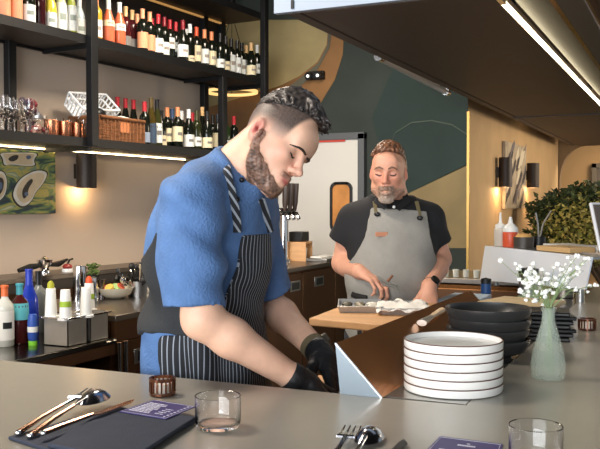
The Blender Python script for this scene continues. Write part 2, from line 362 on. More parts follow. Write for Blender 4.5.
shell('painted_oyster', [(-14, 190), (-6, 174), (3, 170), (8, 178), (7, 192), (2, 200), (-8, 204)], [(-6, 188), (0, 176), (5, 180), (3, 192), (-3, 197)], [(-2, 184), (2, 181), (3, 188), (0, 191)])
shell('painted_oyster', [(0, 153), (12, 152.5), (24, 152.5), (40, 153), (34, 160), (37, 166), (24, 166), (12, 164), (5, 166), (4, 158)], [(8, 159), (14, 155), (20, 155), (18, 160), (12, 162)], [(26, 156), (31, 155), (32, 158), (28, 160)])
# ================================================================== THE BAR COUNTER
t = thing('bar_counter', 'long grey bar counter turning a corner along the pass, topped with smooth taupe stone', 'counter', (0, 0, 0))
e0, e1 = .80, 1.588
top = [(-3.4, e0), (.30, e0), (.30, 4.25), (-.43, 4.25), (-.40, 1.612), (-.3985, 1.60), (-.56, 1.592), (-3.4, 1.535)]
MB().prism([(x, y, 1.01) for x, y in top], (0, 0, .04)).build('counter_top', counter_mat, t, .003)
MB().box((-1.5, 1.2, .5), (3.6, .55, 1.02)).build('counter_front', M('bar_front', (52, 46, 42), .6, var=.1), t)
MB().box((-.04, 2.9, .5), (.5, 2.6, 1.02)).build('counter_front', M('bar_front_b', (52, 46, 42), .6, var=.1), t)
MB().prism([(-.665, 1.60, 1.035), (-.4, 1.606, 1.035), (-.43, 4.2, 1.035), (-.665, 4.2, 1.035)], (0, 0, .0152)).build('steel_ledge', M('ledge_steel', (168, 166, 160), .22, .9, var=.05), t)
MB().box((-.545, 2.9, .93), (.22, 2.6, .2)).build('ledge_front', bronze_dark, t)
# steel wedge guard along the pass
t = thing('pass_guard', 'long sloping bronze steel guard with a silver end plate along the pass', 'guard', (-.61, 1.59, 1.0502))
sec0 = np.array([(-.045, 0, 0), (.045, 0, 0), (-.056, 0, .103)]); far = np.array([-.005, 1.16, 0])
mb = MB(); a = list(sec0); bb = [q+far for q in sec0]
mb.add(a+bb, [(0, 3, 5, 2), (0, 1, 4, 3)], 0); mb.add(a+bb, [(1, 2, 5, 4)], 0); mb.add(bb, [(0, 1, 2)], 0)
mb.build('sloping_panel', M('bronze_panel', (200, 138, 88), .17, .75, var=.1, vscale=4), t)
MB().prism([q-np.array([0, .002, 0]) for q in sec0], (0, -.003, 0)).build('end_plate', M('silver_plate', (142, 154, 162), .55, .45), t)
mb = MB(); mb.tube([sec0[1]+np.array([0, -.004, 0]), sec0[2]+np.array([0, -.004, 0])], .0025, 6); mb.build('bright_edge', M('bright_edge', (235, 238, 240), .25, .6), t)
# prep ledge and board under the young cook's hands
t = thing('prep_shelf', 'dark steel prep shelf below the counter edge at the young cook', 'shelf', (-.83, 2.03, 0))
MB().box((0, 0, .905), (.32, .82, .03)).build('shelf_top', steel_dark, t, .003)
for y in (-.36, .36): MB().cyl((-.08, y, 0), (-.08, y, .9), .02).build('leg', steel_dark, t)
tag(MB().box((0, 0, .011), (.30, .5, .022)).build('cutting_board', wood, None, .004, loc=None), 'wooden cutting board under the gloved hands behind the counter', 'cutting board').location = (-.835, 2.0, .9205)
# serving board with leg in front of the bearded man
t = thing('carving_board', 'long light wooden board on a steel leg in front of the bearded man', 'board', (-1.0, 2.7, 0))
bd = [(-.127, -.238), (.235, -.285), (.13, .33), (-.165, .22)]
MB().prism([(x, y, 1.045) for x, y in bd], (0, 0, .025)).build('board_top', wood, t, .004)
MB().cyl((.03, -.16, 0), (.03, -.16, 1.045), .018).build('leg', chrome, t); MB().cyl((.06, .2, 0), (.06, .2, 1.045), .018).build('leg', chrome, t)
MB().box((.04, .02, .03), (.2, .5, .03)).build('foot_plate', steel_dark, t); 
MB().tube([(.03, -.16, .965), (.06, -.165, .98), (.1, -.17, .985)], .012).build('clamp_lever', black_plastic, t)
# ================================================================== BACK BAR COUNTERS
t = thing('back_ledge', 'raised dark steel ledge running along the left wall below the shelf', 'ledge', L(0, 0, 0), -AL)
MB().box((.15, -.2, .985), (.30, 3.9, .03)).build('ledge_top', steel_dark, t, .003)
MB().box((.15, -.2, .94), (.292, 3.88, .06)).build('ledge_apron', M('ledge_dark', (66, 62, 58), .4, .6), t)
MB().box((.14, -.2, .46), (.26, 3.8, .91)).build('ledge_base', bronze_dark, t)
def drawer_face(t, x, y0, y1, z0, z1, name='door', handle=True, hy=None):
    p = MB().box((x, (y0+y1)/2, (z0+z1)/2), (.02, y1-y0-.012, z1-z0)).build(name, bronze_dark, t, .003)
    if handle:
        hy = hy if hy is not None else (y0+y1)/2; hz = z1-.09
        MB().box((x+.011, hy, hz), (.006, .17, .075)).build('handle_plate', steel, p, .002)
        MB().box((x+.0145, hy+.005, hz), (.004, .12, .05)).build('handle_recess', black_plastic, p)
# main work counter (left), fridges under
t = thing('back_counter', 'low steel work counter with a dark bronze fridge drawer behind the young cook', 'counter', (-2.8, 3.29, 0))
MB().box((-.09, .85, .885), (.75, 1.75, .03)).build('counter_top', steel_dark, t, .003)
MB().box((-.11, .85, .44), (.70, 1.72, .87)).build('cabinet_body', bronze_dark, t)
MB().box((.26, .85, .82), (.03, 1.72, .10)).build('front_rail', bronze_dark, t)
for y0, y1, h in ((.02, .62, .22), (.62, 1.2, .9), (1.2, 1.7, 1.45)): drawer_face(t, .262, y0, y1, .14, .765+.0, 'door', True, h)
MB().cyl((.33, -.01, .78), (.33, -.01, .0), .012).build('upright_bar', chrome, t)
MB().cyl((.33, -.06, .78), (.33, -.06, .0), .012).build('upright_bar', chrome, t)
# speed rail for bottles
t = thing('bottle_rail', 'polished steel shelf holding the spirit bottles and bins at far left', 'rail', (-2.83, 2.63, 0))
MB().box((0, 0, .785), (.66, 1.24, .03)).build('rail_top', M('polished_steel', (120, 116, 110), .18, 1.0), t, .004)
MB().box((-.1, 0, .39), (.40, 1.2, .77)).build('rail_base', M('rail_base', (44, 40, 36), .5, .3), t)
MB().box((.322, 0, .745), (.015, 1.22, .05)).build('rail_lip', bronze_dark, t)
# far counter with coffee things
t = thing('rear_counter', 'bronze fronted rear counter with recessed handles beneath the swing door', 'counter', (-2.95, 5.95, 0))
MB().box((0, 0, .965), (.72, 1.84, .03)).build('counter_top', steel_dark, t, .003)
MB().box((-.02, 0, .47), (.64, 1.80, .95)).build('cabinet_body', bronze_dark, t)
for y0, y1, h in ((-.90, -.32, -.45), (-.32, .30, -.02), (.30, .90, .62)): drawer_face(t, .312, y0, y1, .12, .93, 'door', True, h)
CT = .9805
# ------------------------------------------------------------------ bottles
BPROF = {
 'bordeaux': [(0, 0), (.034, 0), (.0375, .006), (.0375, .19), (.034, .208), (.017, .228), (.0145, .24), (.0145, .296), (.016, .297), (.016, .304), (0, .304)],
 'burgundy': [(0, 0), (.037, 0), (.0405, .006), (.0405, .14), (.036, .175), (.02, .22), (.0148, .245), (.0145, .293), (.0162, .294), (.0162, .302), (0, .302)],
 'flute': [(0, 0), (.035, 0), (.038, .006), (.038, .14), (.033, .19), (.018, .26), (.0145, .285), (.0142, .335), (.016, .336), (.016, .343), (0, .343)],
 'spirit': [(0, 0), (.036, 0), (.04, .006), (.04, .17), (.036, .19), (.016, .215), (.0145, .225), (.0145, .262), (.017, .264), (.017, .274), (0, .274)]}
def prof_r(p, z):
    for (r0, z0), (r1, z1) in zip(p[1:-1], p[2:]):
        if z0 <= z <= z1 and z1 > z0: return r0+(r1-r0)*(z-z0)/(z1-z0)
    return p[2][0]
_bm = {}
def bmat(rgb, rough=.12, trans=0.0):
    k = (rgb, rough, trans)
    if k not in _bm: _bm[k] = M('bottle_tone', rgb, rough, 0, trans=trans)
    return _bm[k]
DARKG = (18, 22, 16)
def bottle(label, loc, kind='bordeaux', body=DARKG, cap=(150, 30, 36), lab=(226, 222, 210), lz=(.045, .13), trans=0.0, group=None, name='wine_bottle', lab2=None, caplen=.068, rz=0.0, sc=1.0):
    p = BPROF[kind]; t = thing(name, label, 'bottle', loc, rz, group); H = p[-1][1]
    MB().lathe([(r*sc, z*sc) for r, z in p], 16).build('glass', bmat(body, .1, trans), t, angle=50)
    if cap:
        zc = H-caplen; pr = [(prof_r(p, zc)+.001, zc)]+[(r+.001, z) for r, z in p if z > zc and r > 0]+[(.0005, H+.0012)]
        MB().lathe([(r*sc, z*sc) for r, z in pr], 14, cap=False).build('capsule', bmat(cap, .4), t, angle=50)
    if lab:
        zs = np.linspace(lz[0], lz[1], 4); mbl = MB()
        a = np.linspace(-1.9, 1.9, 15)
        vs = [((prof_r(p, z)+.0009)*sc*math.cos(q), (prof_r(p, z)+.0009)*sc*math.sin(q), z*sc) for z in zs for q in a]
        fs = [(i*15+k, i*15+k+1, (i+1)*15+k+1, (i+1)*15+k) for i in range(3) for k in range(14)]
        mbl.add(vs, fs)
        lo = mbl.build('label', bmat(lab, .6), t)
        if lab2:
            zs = np.linspace(lz[0]+(lz[1]-lz[0])*.4, lz[0]+(lz[1]-lz[0])*.62, 3); a2 = np.linspace(-.5, .5, 5)
            MB().add([((prof_r(p, z)+.0016)*sc*math.cos(q), (prof_r(p, z)+.0016)*sc*math.sin(q), z*sc) for z in zs for q in a2], [(i*5+k, i*5+k+1, (i+1)*5+k+1, (i+1)*5+k) for i in range(2) for k in range(4)]).build('label_print', bmat(lab2, .6), lo)
    return t
RED, DRED, ORG, ORR, TAN, WHT, BLK, CRM, PCH, GRY = (176, 34, 44), (130, 24, 36), (226, 142, 96), (224, 92, 58), (206, 168, 116), (222, 226, 224), (24, 24, 26), (224, 212, 178), (232, 158, 118), (120, 118, 116)
COLN = {RED: 'red', DRED: 'deep red', ORG: 'orange', ORR: 'bright orange', TAN: 'tan', WHT: 'white', BLK: 'black', CRM: 'cream', PCH: 'peach', GRY: 'grey'}
_placed = []
def shelf_pos(px, d, z, r=.0405):
    best = None
    for dd in [d]+[x for k in range(1, 18) for x in (d-.02*k, d+.02*k)]:
        if not .055 <= dd <= .372: continue
        p = L(sat(px, dd), dd, z); m = min([np.linalg.norm(p[:2]-q[:2])-r-r2 for q, r2 in _placed if abs(q[2]-z) < .1]+[9])
        if best is None or m > best[0]+.0005: best = (m, p)
        if m > .0015: break
    _placed.append((best[1], r)); return best[1]
FACE = math.radians(-28)
SZ = SZ_UP+.0005
up_row = [ # px, d, kind, body, cap, label, lz, trans
 (97.5, .33, 'bordeaux', (196, 150, 50), ORG, WHT, (.03, .14), 0), (109.5, .33, 'burgundy', (214, 110, 78), WHT, CRM, (.12, .16), 0), (120.5, .33, 'burgundy', (208, 104, 72), WHT, WHT, (.11, .155), 0),
 (126.5, .28, 'bordeaux', (70, 22, 24), TAN, GRY, (.03, .1), 0), (133, .31, 'bordeaux', (60, 20, 24), TAN, GRY, (.03, .1), 0), (138, .2, 'bordeaux', DARKG, PCH, GRY, (.03, .11), 0),
 (143.5, .32, 'bordeaux', DARKG, PCH, PCH, (.03, .14), 0), (150.5, .32, 'bordeaux', DARKG, PCH, PCH, (.03, .14), 0), (153, .2, 'bordeaux', DARKG, RED, WHT, (.04, .12), 0),
 (159, .33, 'bordeaux', DARKG, RED, WHT, (.03, .13), 0), (165, .31, 'bordeaux', DARKG, DRED, WHT, (.03, .12), 0), (170.5, .33, 'bordeaux', DARKG, RED, WHT, (.09, .17), 0), (176.5, .32, 'bordeaux', DARKG, RED, WHT, (.08, .15), 0),
 (183.5, .33, 'burgundy', DARKG, DRED, WHT, (.03, .12), 0), (187.5, .2, 'bordeaux', DARKG, WHT, WHT, (.03, .12), 0), (190.5, .33, 'bordeaux', DARKG, WHT, CRM, (.02, .065), 0),
 (197, .31, 'bordeaux', DARKG, ORR, CRM, (.04, .16), 0), (205, .33, 'bordeaux', DARKG, ORG, WHT, (.04, .15), 0), (212, .33, 'bordeaux', DARKG, ORG, CRM, (.04, .15), 0),
 (220.5, .33, 'bordeaux', DARKG, BLK, WHT, (.03, .1), 0), (226, .31, 'bordeaux', DARKG, BLK, CRM, (.03, .1), 0), (231.5, .33, 'bordeaux', DARKG, BLK, WHT, (.03, .17), 0), (237.5, .33, 'bordeaux', DARKG, BLK, WHT, (.03, .16), 0), (242, .29, 'bordeaux', DARKG, BLK, WHT, (.03, .16), 0),
 (246.5, .33, 'burgundy', DARKG, TAN, CRM, (.03, .11), 0), (251.5, .33, 'burgundy', DARKG, TAN, CRM, (.03, .11), 0), (257.3, .33, 'bordeaux', DARKG, WHT, WHT, (.06, .14), 0), (262, .36, 'bordeaux', DARKG, RED, CRM, (.03, .13), 0)]
for i, (px, d, k, b, c, l, lz, tr) in enumerate(up_row):
    body = 'rose' if b[0] > 200 else 'amber' if b[0] > 150 else 'dark'
    bottle('%s bottle, %s cap, %s label, %s right of thick post, upper shelf' % (body, COLN[c], COLN[l], ORD[i]), shelf_pos(px, d, SZ), k, b, c, l, lz, tr, 'bottles on the upper shelf', lab2=(150, 140, 130) if l in (WHT, CRM) else None, rz=FACE)
left_row = [(5.5, .33, 'bordeaux', (40, 30, 26), ORG, PCH, (.02, .15), 'dark bottle with a big peach label, first from left on the upper shelf'),
 (17.5, .33, 'bordeaux', (40, 30, 26), ORG, PCH, (.02, .15), 'dark bottle with a big peach label, second from left on the upper shelf'),
 (30, .33, 'burgundy', DARKG, BLK, WHT, (.02, .12), 'dark bottle with wide white label beside two peach labelled bottles'),
 (41, .30, 'bordeaux', (52, 20, 24), DRED, None, (.03, .1), 'dark red unlabelled bottle between white labelled bottles on the upper shelf left end'),
 (51.5, .33, 'burgundy', (206, 188, 66), WHT, WHT, (.02, .12), 'yellow wine bottle with white label left of the thick shelf post'),
 (62.5, .33, 'flute', (206, 206, 160), WHT, WHT, (.02, .2), 'pale bottle with tall white label, second left of the thick shelf post'),
 (72.5, .33, 'flute', (170, 180, 70), CRM, WHT, (.04, .2), 'green-yellow bottle with tall white label, next to the thick shelf post'),
 (80.5, .22, 'burgundy', (186, 200, 204), WHT, WHT, (.02, .15), 'pale grey bottle just left of the thick shelf post')]
for px, d, k, b, c, l, lz, lb in left_row:
    bottle(lb, shelf_pos(px, d, SZ), k, b, c, l, lz, 0, 'bottles on the upper shelf', lab2=(150, 160, 150) if l == WHT else None, rz=FACE)
SZ = SZ_LO+.0005
low_row = [(145, .33, 'bordeaux', DARKG, RED, (150, 164, 186), (.02, .09)), (151.5, .31, 'flute', (70, 58, 24), (84, 68, 30), (60, 78, 100), (.02, .16)), (157.5, .33, 'flute', (52, 54, 26), BLK, WHT, (.03, .17)), (161.5, .36, 'spirit', DARKG, BLK, CRM, (.02, .09)),
 (167.5, .33, 'bordeaux', DARKG, ORG, CRM, (.05, .15)), (172.5, .24, 'bordeaux', (30, 40, 60), (52, 74, 110), None, (.02, .1)), (178, .33, 'bordeaux', DARKG, ORG, CRM, (.05, .16)), (182, .2, 'bordeaux', DARKG, WHT, None, (.02, .1)), (189, .33, 'burgundy', DARKG, WHT, WHT, (.02, .11)),
 (192.5, .2, 'bordeaux', DARKG, RED, None, (.02, .1)), (197, .33, 'bordeaux', (40, 44, 22), (66, 66, 34), WHT, (.03, .1)), (202.5, .27, 'flute', DARKG, TAN, WHT, (.06, .14)), (207.5, .35, 'burgundy', DARKG, BLK, CRM, (.02, .1)), (213, .24, 'bordeaux', DARKG, BLK, CRM, (.04, .12)), (218, .33, 'burgundy', DARKG, (40, 46, 54), CRM, (.04, .15)), (226, .33, 'bordeaux', (40, 60, 30), BLK, WHT, (.03, .1)), (234, .33, 'bordeaux', DARKG, RED, CRM, (.03, .12))]
for i, (px, d, k, b, c, l, lz) in enumerate(low_row):
    cn = COLN.get(c, 'dark')
    bottle('dark bottle with %s cap and %s, %s right of the wicker basket' % (cn, 'no label' if l is None else (COLN.get(l, 'blue-grey')+' label'), ORD[i]), shelf_pos(px, d, SZ), k, b, c, l, lz, 0, 'bottles on the lower shelf', lab2=(120, 116, 110) if l in (WHT, CRM) else None, rz=FACE)
for i, px in enumerate((118, 126, 134)):
    bottle('dark bottle with red capsule standing behind the wicker basket, %s from left' % ORD[i], shelf_pos(px, .13, SZ), 'flute', DARKG, RED, None, (.02, .1), 0, 'red-capped bottles behind the basket', rz=FACE)
# ------------------------------------------------------------------ wicker basket and white crate
bl, br_ = sat(99, .38), sat(143.5, .38)
t = thing('wicker_basket', 'brown wicker basket filled with cloths on the lower shelf', 'basket', L((bl+br_)/2, .26, SZ), -AL)
wk = M('wicker', (128, 82, 48), .7, 0, var=.45, vscale=16, stretch=(1, 1, 5), bump=.5, bscale=60); Wd = br_-bl; mb = MB()
for k in range(9):
    z = .012+.016*k; rr_ = .0095
    mb.tube([(.12*sx, Wd/2*sy, z) for sx, sy in ((1, -1), (1, 1), (-1, 1), (-1, -1), (1, -1))], rr_, 6)
for k in range(13):
    y = -Wd/2+Wd*k/12; mb.cyl((.128, y, 0), (.128, y, .15), .007, None, 6); mb.cyl((-.128, y, 0), (-.128, y, .15), .007, None, 6)
mb.box((0, 0, .006), (.24, Wd, .012)); mb.box((.115, 0, .07), (.008, Wd, .13)); mb.box((-.115, 0, .07), (.008, Wd, .13)); mb.box((0, Wd/2-.005, .07), (.23, .008, .13)); mb.box((0, -Wd/2+.005, .07), (.23, .008, .13))
mb.build('basket_body', wk, t)
MB().tube([(.132, -Wd/2, .155), (.132, Wd/2, .155), (-.132, Wd/2, .155), (-.132, -Wd/2, .155), (.132, -Wd/2, .155)], .011, 8).build('rim', wk, t)
MB().box((.13, .02, .1), (.006, .09, .07)).build('tag_plate', M('copper_tag', (200, 130, 90), .35, .8), t, .002)
t2 = thing('crumpled_cloth', 'bundle of crumpled white cloths on top of the wicker basket', 'cloth', L((bl+br_)/2, .26, SZ+.12), -AL)
mb = MB(); r3 = random.Random(3)
for k in range(9): mb.ell((r3.uniform(-.08, .1), r3.uniform(-.05, .16), r3.uniform(.0, .05)), (r3.uniform(.025, .05), r3.uniform(.03, .05), r3.uniform(.02, .035)), 10, 0, rotz(k))
mb.build('cloth', M('cloth_white', (220, 218, 210), .9), t2); MB().ell((.02, -.13, .055), (.06, .07, .05), 14).build('dark_cloth', black_plastic, t2)
t3 = thing('plastic_crate', 'white slotted plastic crate tilted towards the room behind the wicker basket', 'crate', L(sat(89, .15), .15, SZ+.20), -AL)
Rt = frame((.75, -.1, .8), (.8, 0, -.75)); cw, cl, ch = .17, .33, .10; mb = MB()
mb.box(Rt@np.array([0, 0, 0]), (cw*.9, cl*.94, .006), Rt)
for z, k in ((ch, 1.0), (.0, .92), (ch*.55, .96)):
    q4 = [np.array([sx*cw/2*k, sy*cl/2*k, z]) for sx, sy in ((1, -1), (1, 1), (-1, 1), (-1, -1))]
    for j in range(4): mb.tube([Rt@q4[j], Rt@q4[(j+1) % 4]], .011 if z > .1 else .007, 6)
for j in range(13):
    y = (-.5+j/12)*cl
    for sx in (-1, 1): mb.tube([Rt@np.array([sx*cw/2*.92, y*.92, 0]), Rt@np.array([sx*cw/2, y, ch])], .006, 6)
for j in range(6):
    x = (-.5+j/5)*cw
    for sy in (-1, 1): mb.tube([Rt@np.array([x*.92, sy*cl/2*.92, 0]), Rt@np.array([x, sy*cl/2, ch])], .006, 6)
mb.build('crate_body', M('crate_white', (222, 224, 226), .5), t3)
# ------------------------------------------------------------------ copper mugs, jars, wine glasses
def mug(px, i):
    t = thing('copper_mug', 'hammered copper mug on the lower shelf, %s right of the glass jar' % ORD[i], 'mug', shelf_pos(px, .33, SZ), FACE, 'copper mugs')
    MB().lathe([(0, .002), (.0395, .002), (.042, .006), (.042, .1), (.0405, .102), (.039, .1), (.039, .008), (0, .008)], 24).build('cup', copper, t)
    MB().tube([(-.042, 0, .085), (-.07, 0, .08), (-.075, 0, .05), (-.065, 0, .025), (-.042, 0, .02)], .005, 8).build('handle', copper, t)
for i, px in enumerate((52, 65, 77.5)): mug(px, i)
def tumbler(px, d, label, h=.11, r=.035, tint=None):
    t = thing('bar_glass', label, 'glass', shelf_pos(px, d, SZ), 0, 'glasses on the lower shelf')
    MB().lathe([(0, 0), (r*.8, 0), (r*.85, .004), (r, h), (r-.003, h), (r*.8-.002, .012), (0, .012)], 20).build('bowl', glass, t)
tumbler(85, .30, 'tall clear glass just left of the thick post on the lower shelf', .13)
tumbler(97.5, .36, 'small clear glass right of the thick post in front of the basket', .07)
for i, px in enumerate((58, 71)): tumbler(px, .2, 'clear glass standing behind the copper mugs, %s from left' % ORD[i], .135, .04)
t = thing('glass_jar', 'round clear jar of red garnish left of the copper mugs', 'jar', shelf_pos(39, .33, SZ))
MB().lathe([(0, 0), (.05, 0), (.062, .02), (.062, .06), (.045, .085), (.045, .1), (.042, .1), (.042, .086), (.058, .06), (.058, .022), (.046, .005), (0, .005)], 22).build('jar_glass', glass, t)
mb = MB(); r4 = random.Random(9)
for k in range(26): mb.ell((r4.uniform(-.035, .035), r4.uniform(-.035, .035), r4.uniform(.015, .06)), .013, 8, k % 2)
mb.build('garnish', [M('garnish_red', (140, 50, 44), .5), M('garnish_pink', (214, 170, 150), .6)], t)
MB().lathe([(.0, .1), (.05, .1), (.05, .115), (.012, .118), (.014, .135), (0, .138)], 18).build('lid', steel, t)
GP = [(0, 0), (.033, 0), (.034, .003), (.006, .008), (.0045, .02), (.0045, .075), (.008, .085), (.03, .105), (.041, .135), (.041, .16), (.034, .21), (.0325, .21), (.039, .16), (.039, .136), (.028, .107), (.004, .09), (0, .089)]
g0 = thing('wine_glass', 'x', 'glass', (0, 0, 0)); MB().lathe(GP, 20).build('glass_body', glass, g0)
gl = [(2.5, .35), (9, .3), (15, .36), (22, .32), (28, .36), (12, .18), (25, .2), (33, .25), (-4, .33), (4, .16)]
for i, (px, d) in enumerate(gl):
    q = shelf_pos(px, d, SZ); row = 'front row' if d > .27 else 'back row'
    lb = 'clear stemmed wine glass, %s among those at left end of the lower shelf' % ORD[i]
    if i == 0: g0.location = tuple(q); g0['label'] = lb; g0['group'] = 'wine glasses on the lower shelf'
    else: dup(g0, q, 0, lb, 'wine glasses on the lower shelf')
wv = thing('red_flower_vase', 'small arrangement of dark red dried blooms behind the wine glasses', 'flowers', shelf_pos(31, .14, SZ))
MB().lathe([(0, 0), (.03, 0), (.035, .05), (.02, .1), (.018, .13), (0, .13)], 16).build('vase', M('dark_vase', (60, 40, 50), .3), wv)
mb = MB()
for k in range(16): mb.ell((r4.uniform(-.05, .05), r4.uniform(-.05, .06), r4.uniform(.13, .22)), (.02, .018, .02), 8, k % 2)
mb.build('blooms', [M('bloom_red', (120, 34, 44), .7), M('bloom_violet', (74, 50, 72), .7)], wv)
# ================================================================== BACK BAR ITEMS
q = L(sat(44, .15), .15, 1.0005); t = thing('citrus_press', 'chrome citrus press with black handles lying on the back ledge', 'press', q, -AL)
MB().lathe([(0, 0), (.035, 0), (.035, .015), (.025, .03), (.045, .06), (.05, .085), (.03, .088), (.015, .1), (0, .11)], 20).build('cup', chrome, t)
MB().tube([(0, -.04, .05), (0, -.12, .045), (0, -.21, .03)], [.014, .022, .014], 8).build('handle', black_plastic, t)
MB().tube([(0, .04, .05), (0, .12, .05), (0, .2, .075)], [.012, .02, .008], 8).build('handle', black_plastic, t)
q = L(sat(67, .2), .2, 1.0005); t = thing('red_stopper', 'small black and red pour stopper at the end of the back ledge', 'stopper', q)
MB().lathe([(0, 0), (.035, 0), (.035, .02), (0, .02)], 16).build('base', white_plastic, t); MB().ell((0, 0, .032), (.032, .032, .02), 12).build('cap', M('stop_red', (130, 40, 36), .4), t); MB().tube([(0, 0, .045), (0, .02, .075), (0, .05, .08)], .007).build('spout', black_plastic, t)
# steel bins with white squeeze bottles
RZ = .8005; bin_steel = M('bin_steel', (176, 170, 160), .3, .6, var=.05, vscale=15)
def bin_(x, y, w, l, h, label):
    t = thing('steel_bin', label, 'bin', (x, y, RZ)); th = .004
    mb = MB(); mb.box((0, 0, th/2), (w, l, th))
    for sx in (-1, 1): mb.box((sx*(w-th)/2, 0, h/2), (th, l, h))
    for sy in (-1, 1): mb.box((0, sy*(l-th)/2, h/2), (w, th, h))
    mb.build('bin_body', bin_steel, t)
    mb = MB()
    for sx in (-1, 1): mb.box((sx*(w/2+.006), 0, h), (.014, l+.024, .008))
    for sy in (-1, 1): mb.box((0, sy*(l/2+.006), h), (w, .014, .008))
    mb.build('bin_rim', chrome, t, .002)
    MB().box((0, 0, h-.012), (w-.01, l-.01, .006)).build('bin_insert', steel_dark, t)
BH = .125
bin_(-2.595, 3.00, .14, .13, BH, 'nearer brushed steel bin carrying white dispensers behind the blue bottle')
bin_(-2.595, 3.155, .14, .13, BH, 'farther brushed steel bin of white dispensers beside the fridge drawer')
def squeeze(px, py, tip, label, band=None, h=.135):
    q = on(px, py, 2, RZ+BH-.008); q = np.array([np.clip(q[0], -2.66, -2.53), q[1], q[2]])
    t = thing('squeeze_bottle', label, 'squeeze bottle', q, 0, 'white dispensers on the steel bins')
    MB().lathe([(0, 0), (.036, 0), (.036, .010), (.028, .012), (.021, h), (.02, h+.002), (0, h+.002)], 20).build('bottle_body', white_plastic, t)
    if band: MB().lathe([(.0262, .06), (.0248, .085)], 20, cap=False).build('band', band, t)
    if tip: MB().lathe([(0, h), (.016, h), (.016, h+.02), (.008, h+.034), (0, h+.036)], 12).build('tip', tip, t)
lime = M('lime_label', (160, 190, 60), .5)
squeeze(51, 318, M('olive_tip', (170, 170, 50), .5), 'white dispenser with an olive yellow tip, leftmost on the steel bins')
squeeze(65.5, 320, None, 'white dispenser with a green band in front on the steel bins', lime)
squeeze(73, 310, M('orange_tip', (226, 90, 48), .5), 'white dispenser with an orange tip behind the green banded one', lime)
squeeze(86, 317, None, 'white dispenser without band, rightmost on the steel bins')
def rail(px, py): return on(px, py, 2, RZ)
bottle('clear spirit bottle with white label and orange cap at the far left', rail(5, 346), 'spirit', (206, 206, 196), (222, 110, 60), (230, 228, 220), (.03, .16), .0, None, 'spirit_bottle', lab2=(30, 30, 32), caplen=.05, rz=FACE)
bottle('dark red liqueur bottle with turquoise label and pourer beside blue bottle', rail(20, 343), 'spirit', (70, 26, 26), (70, 160, 176), (96, 186, 196), (.11, .185), 0, None, 'spirit_bottle', caplen=.05, rz=FACE)
bottle('tall cobalt blue bottle behind the turquoise labelled one', on(29.5, 337, 2, RZ), 'burgundy', (34, 58, 170), (34, 58, 170), None, (.1, .12), 0, None, 'spirit_bottle', rz=FACE, sc=1.08)
bottle('clear bottle with black pourer behind the cobalt blue bottle', on(39, 332, 2, RZ), 'bordeaux', (120, 124, 120), BLK, None, (.1, .12), 0, None, 'spirit_bottle', rz=FACE)
q = rail(33, 345); t = thing('blue_tube', 'small blue tube with a lime green cap standing before the cobalt bottle', 'tube', q, FACE)
MB().lathe([(0, .018), (.016, .018), (.022, .03), (.024, .1), (.018, .14), (0, .141)], 16).build('tube_body', M('tube_blue', (52, 86, 170), .4), t); MB().lathe([(0, 0), (.02, 0), (.02, .02), (0, .02)], 14).build('cap', M('lime_cap', (130, 210, 60), .4), t)
MB().lathe([(.0236, .06), (.0246, .085)], 16, cap=False).build('label_band', white_plastic, t)
DZ = .9005
def deck(px, py): return on(px, py, 2, DZ)
def shaker(px, py, label, h, r0=.045, r1=.032):
    q = deck(px, py); q[0] = max(q[0], -3.2); t = thing('cocktail_shaker', label, 'shaker', q)
    MB().lathe([(0, 0), (r0, 0), (r0, .02), (r0*.86, h*.35), (r0*.9, h*.4), (r1, h), (r1-.004, h+.003), (0, h+.003)], 22).build('shaker_body', chrome, t)
shaker(80, 303, 'tall steel cocktail shaker tin between the white dispensers', .20); shaker(92, 300, 'shorter steel shaker tin right of the tall one', .125, .04, .028)
q = deck(101.5, 299); t = thing('jigger', 'slim steel double jigger between the shaker tins and fruit bowl', 'jigger', q)
MB().lathe([(0, 0), (.022, 0), (.012, .055), (.024, .11), (.022, .11), (.01, .06), (0, .058)], 18).build('jigger_body', M('jigger_steel', (120, 112, 110), .2, 1.0), t)
q = deck(115, 298); t = thing('fruit_bowl', 'shallow cream bowl of cut fruit on the back counter', 'bowl', q)
MB().lathe([(0, 0), (.05, 0), (.09, .025), (.105, .06), (.1, .06), (.085, .03), (.045, .008), (0, .008)], 24).build('bowl', M('bowl_cream', (222, 216, 196), .4), t)
fcol = [((216, 96, 70), 'orange wedge'), ((120, 160, 60), 'lime wedge'), ((224, 190, 90), 'lemon wedge'), ((190, 70, 80), 'pink grapefruit wedge')]
for k in range(11):
    a = k*2.4; r_ = .025+.04*((k*7) % 5)/5; cc, nm = fcol[k % 4]
    w = MB(); w.lathe([(0, -.01), (.024, -.009), (.026, 0), (.024, .009), (0, .01)], 12, (0, 0, 0), 0, frame((math.cos(a), math.sin(a), 1.2)))
    o = w.build('fruit_wedge', bmat(cc, .45)); o.location = tuple(q+np.array([r_*math.cos(a), r_*math.sin(a), .052+.006*(k % 3)])); tag(o, '%s in the cream fruit bowl, %s of the pile' % (nm, ORD[k]), 'fruit', 'cut fruit in the bowl')
q = deck(139, 296); t = thing('utensil_crock', 'steel crock packed with black and chrome bar tools beside the fruit bowl', 'utensils', q)
MB().lathe([(0, 0), (.065, 0), (.07, .09), (.066, .09), (.062, .006), (0, .006)], 22).build('crock', steel, t)
for k in range(26):
    a = k*2.4; rad = .03+.11*((k*5) % 7)/7; ex = np.array([math.cos(a)*rad, math.sin(a)*rad*1.2, .10+.02*((k*3) % 5)]); st = np.array([math.cos(a)*.02, math.sin(a)*.02, .03])
    u = MB(); u.tube([st, ex], .006, 6)
    if k % 2: u.ell(ex, (.016, .024, .022), 8)
    else: u.tube([ex, ex*1.12], .011, 6)
    u.build('bar_tool', black_plastic if k % 3 else chrome, t)
q = deck(92, 291); t = thing('herb_pot', 'bunch of green mint in a dark cup behind the steel shakers', 'herbs', q)
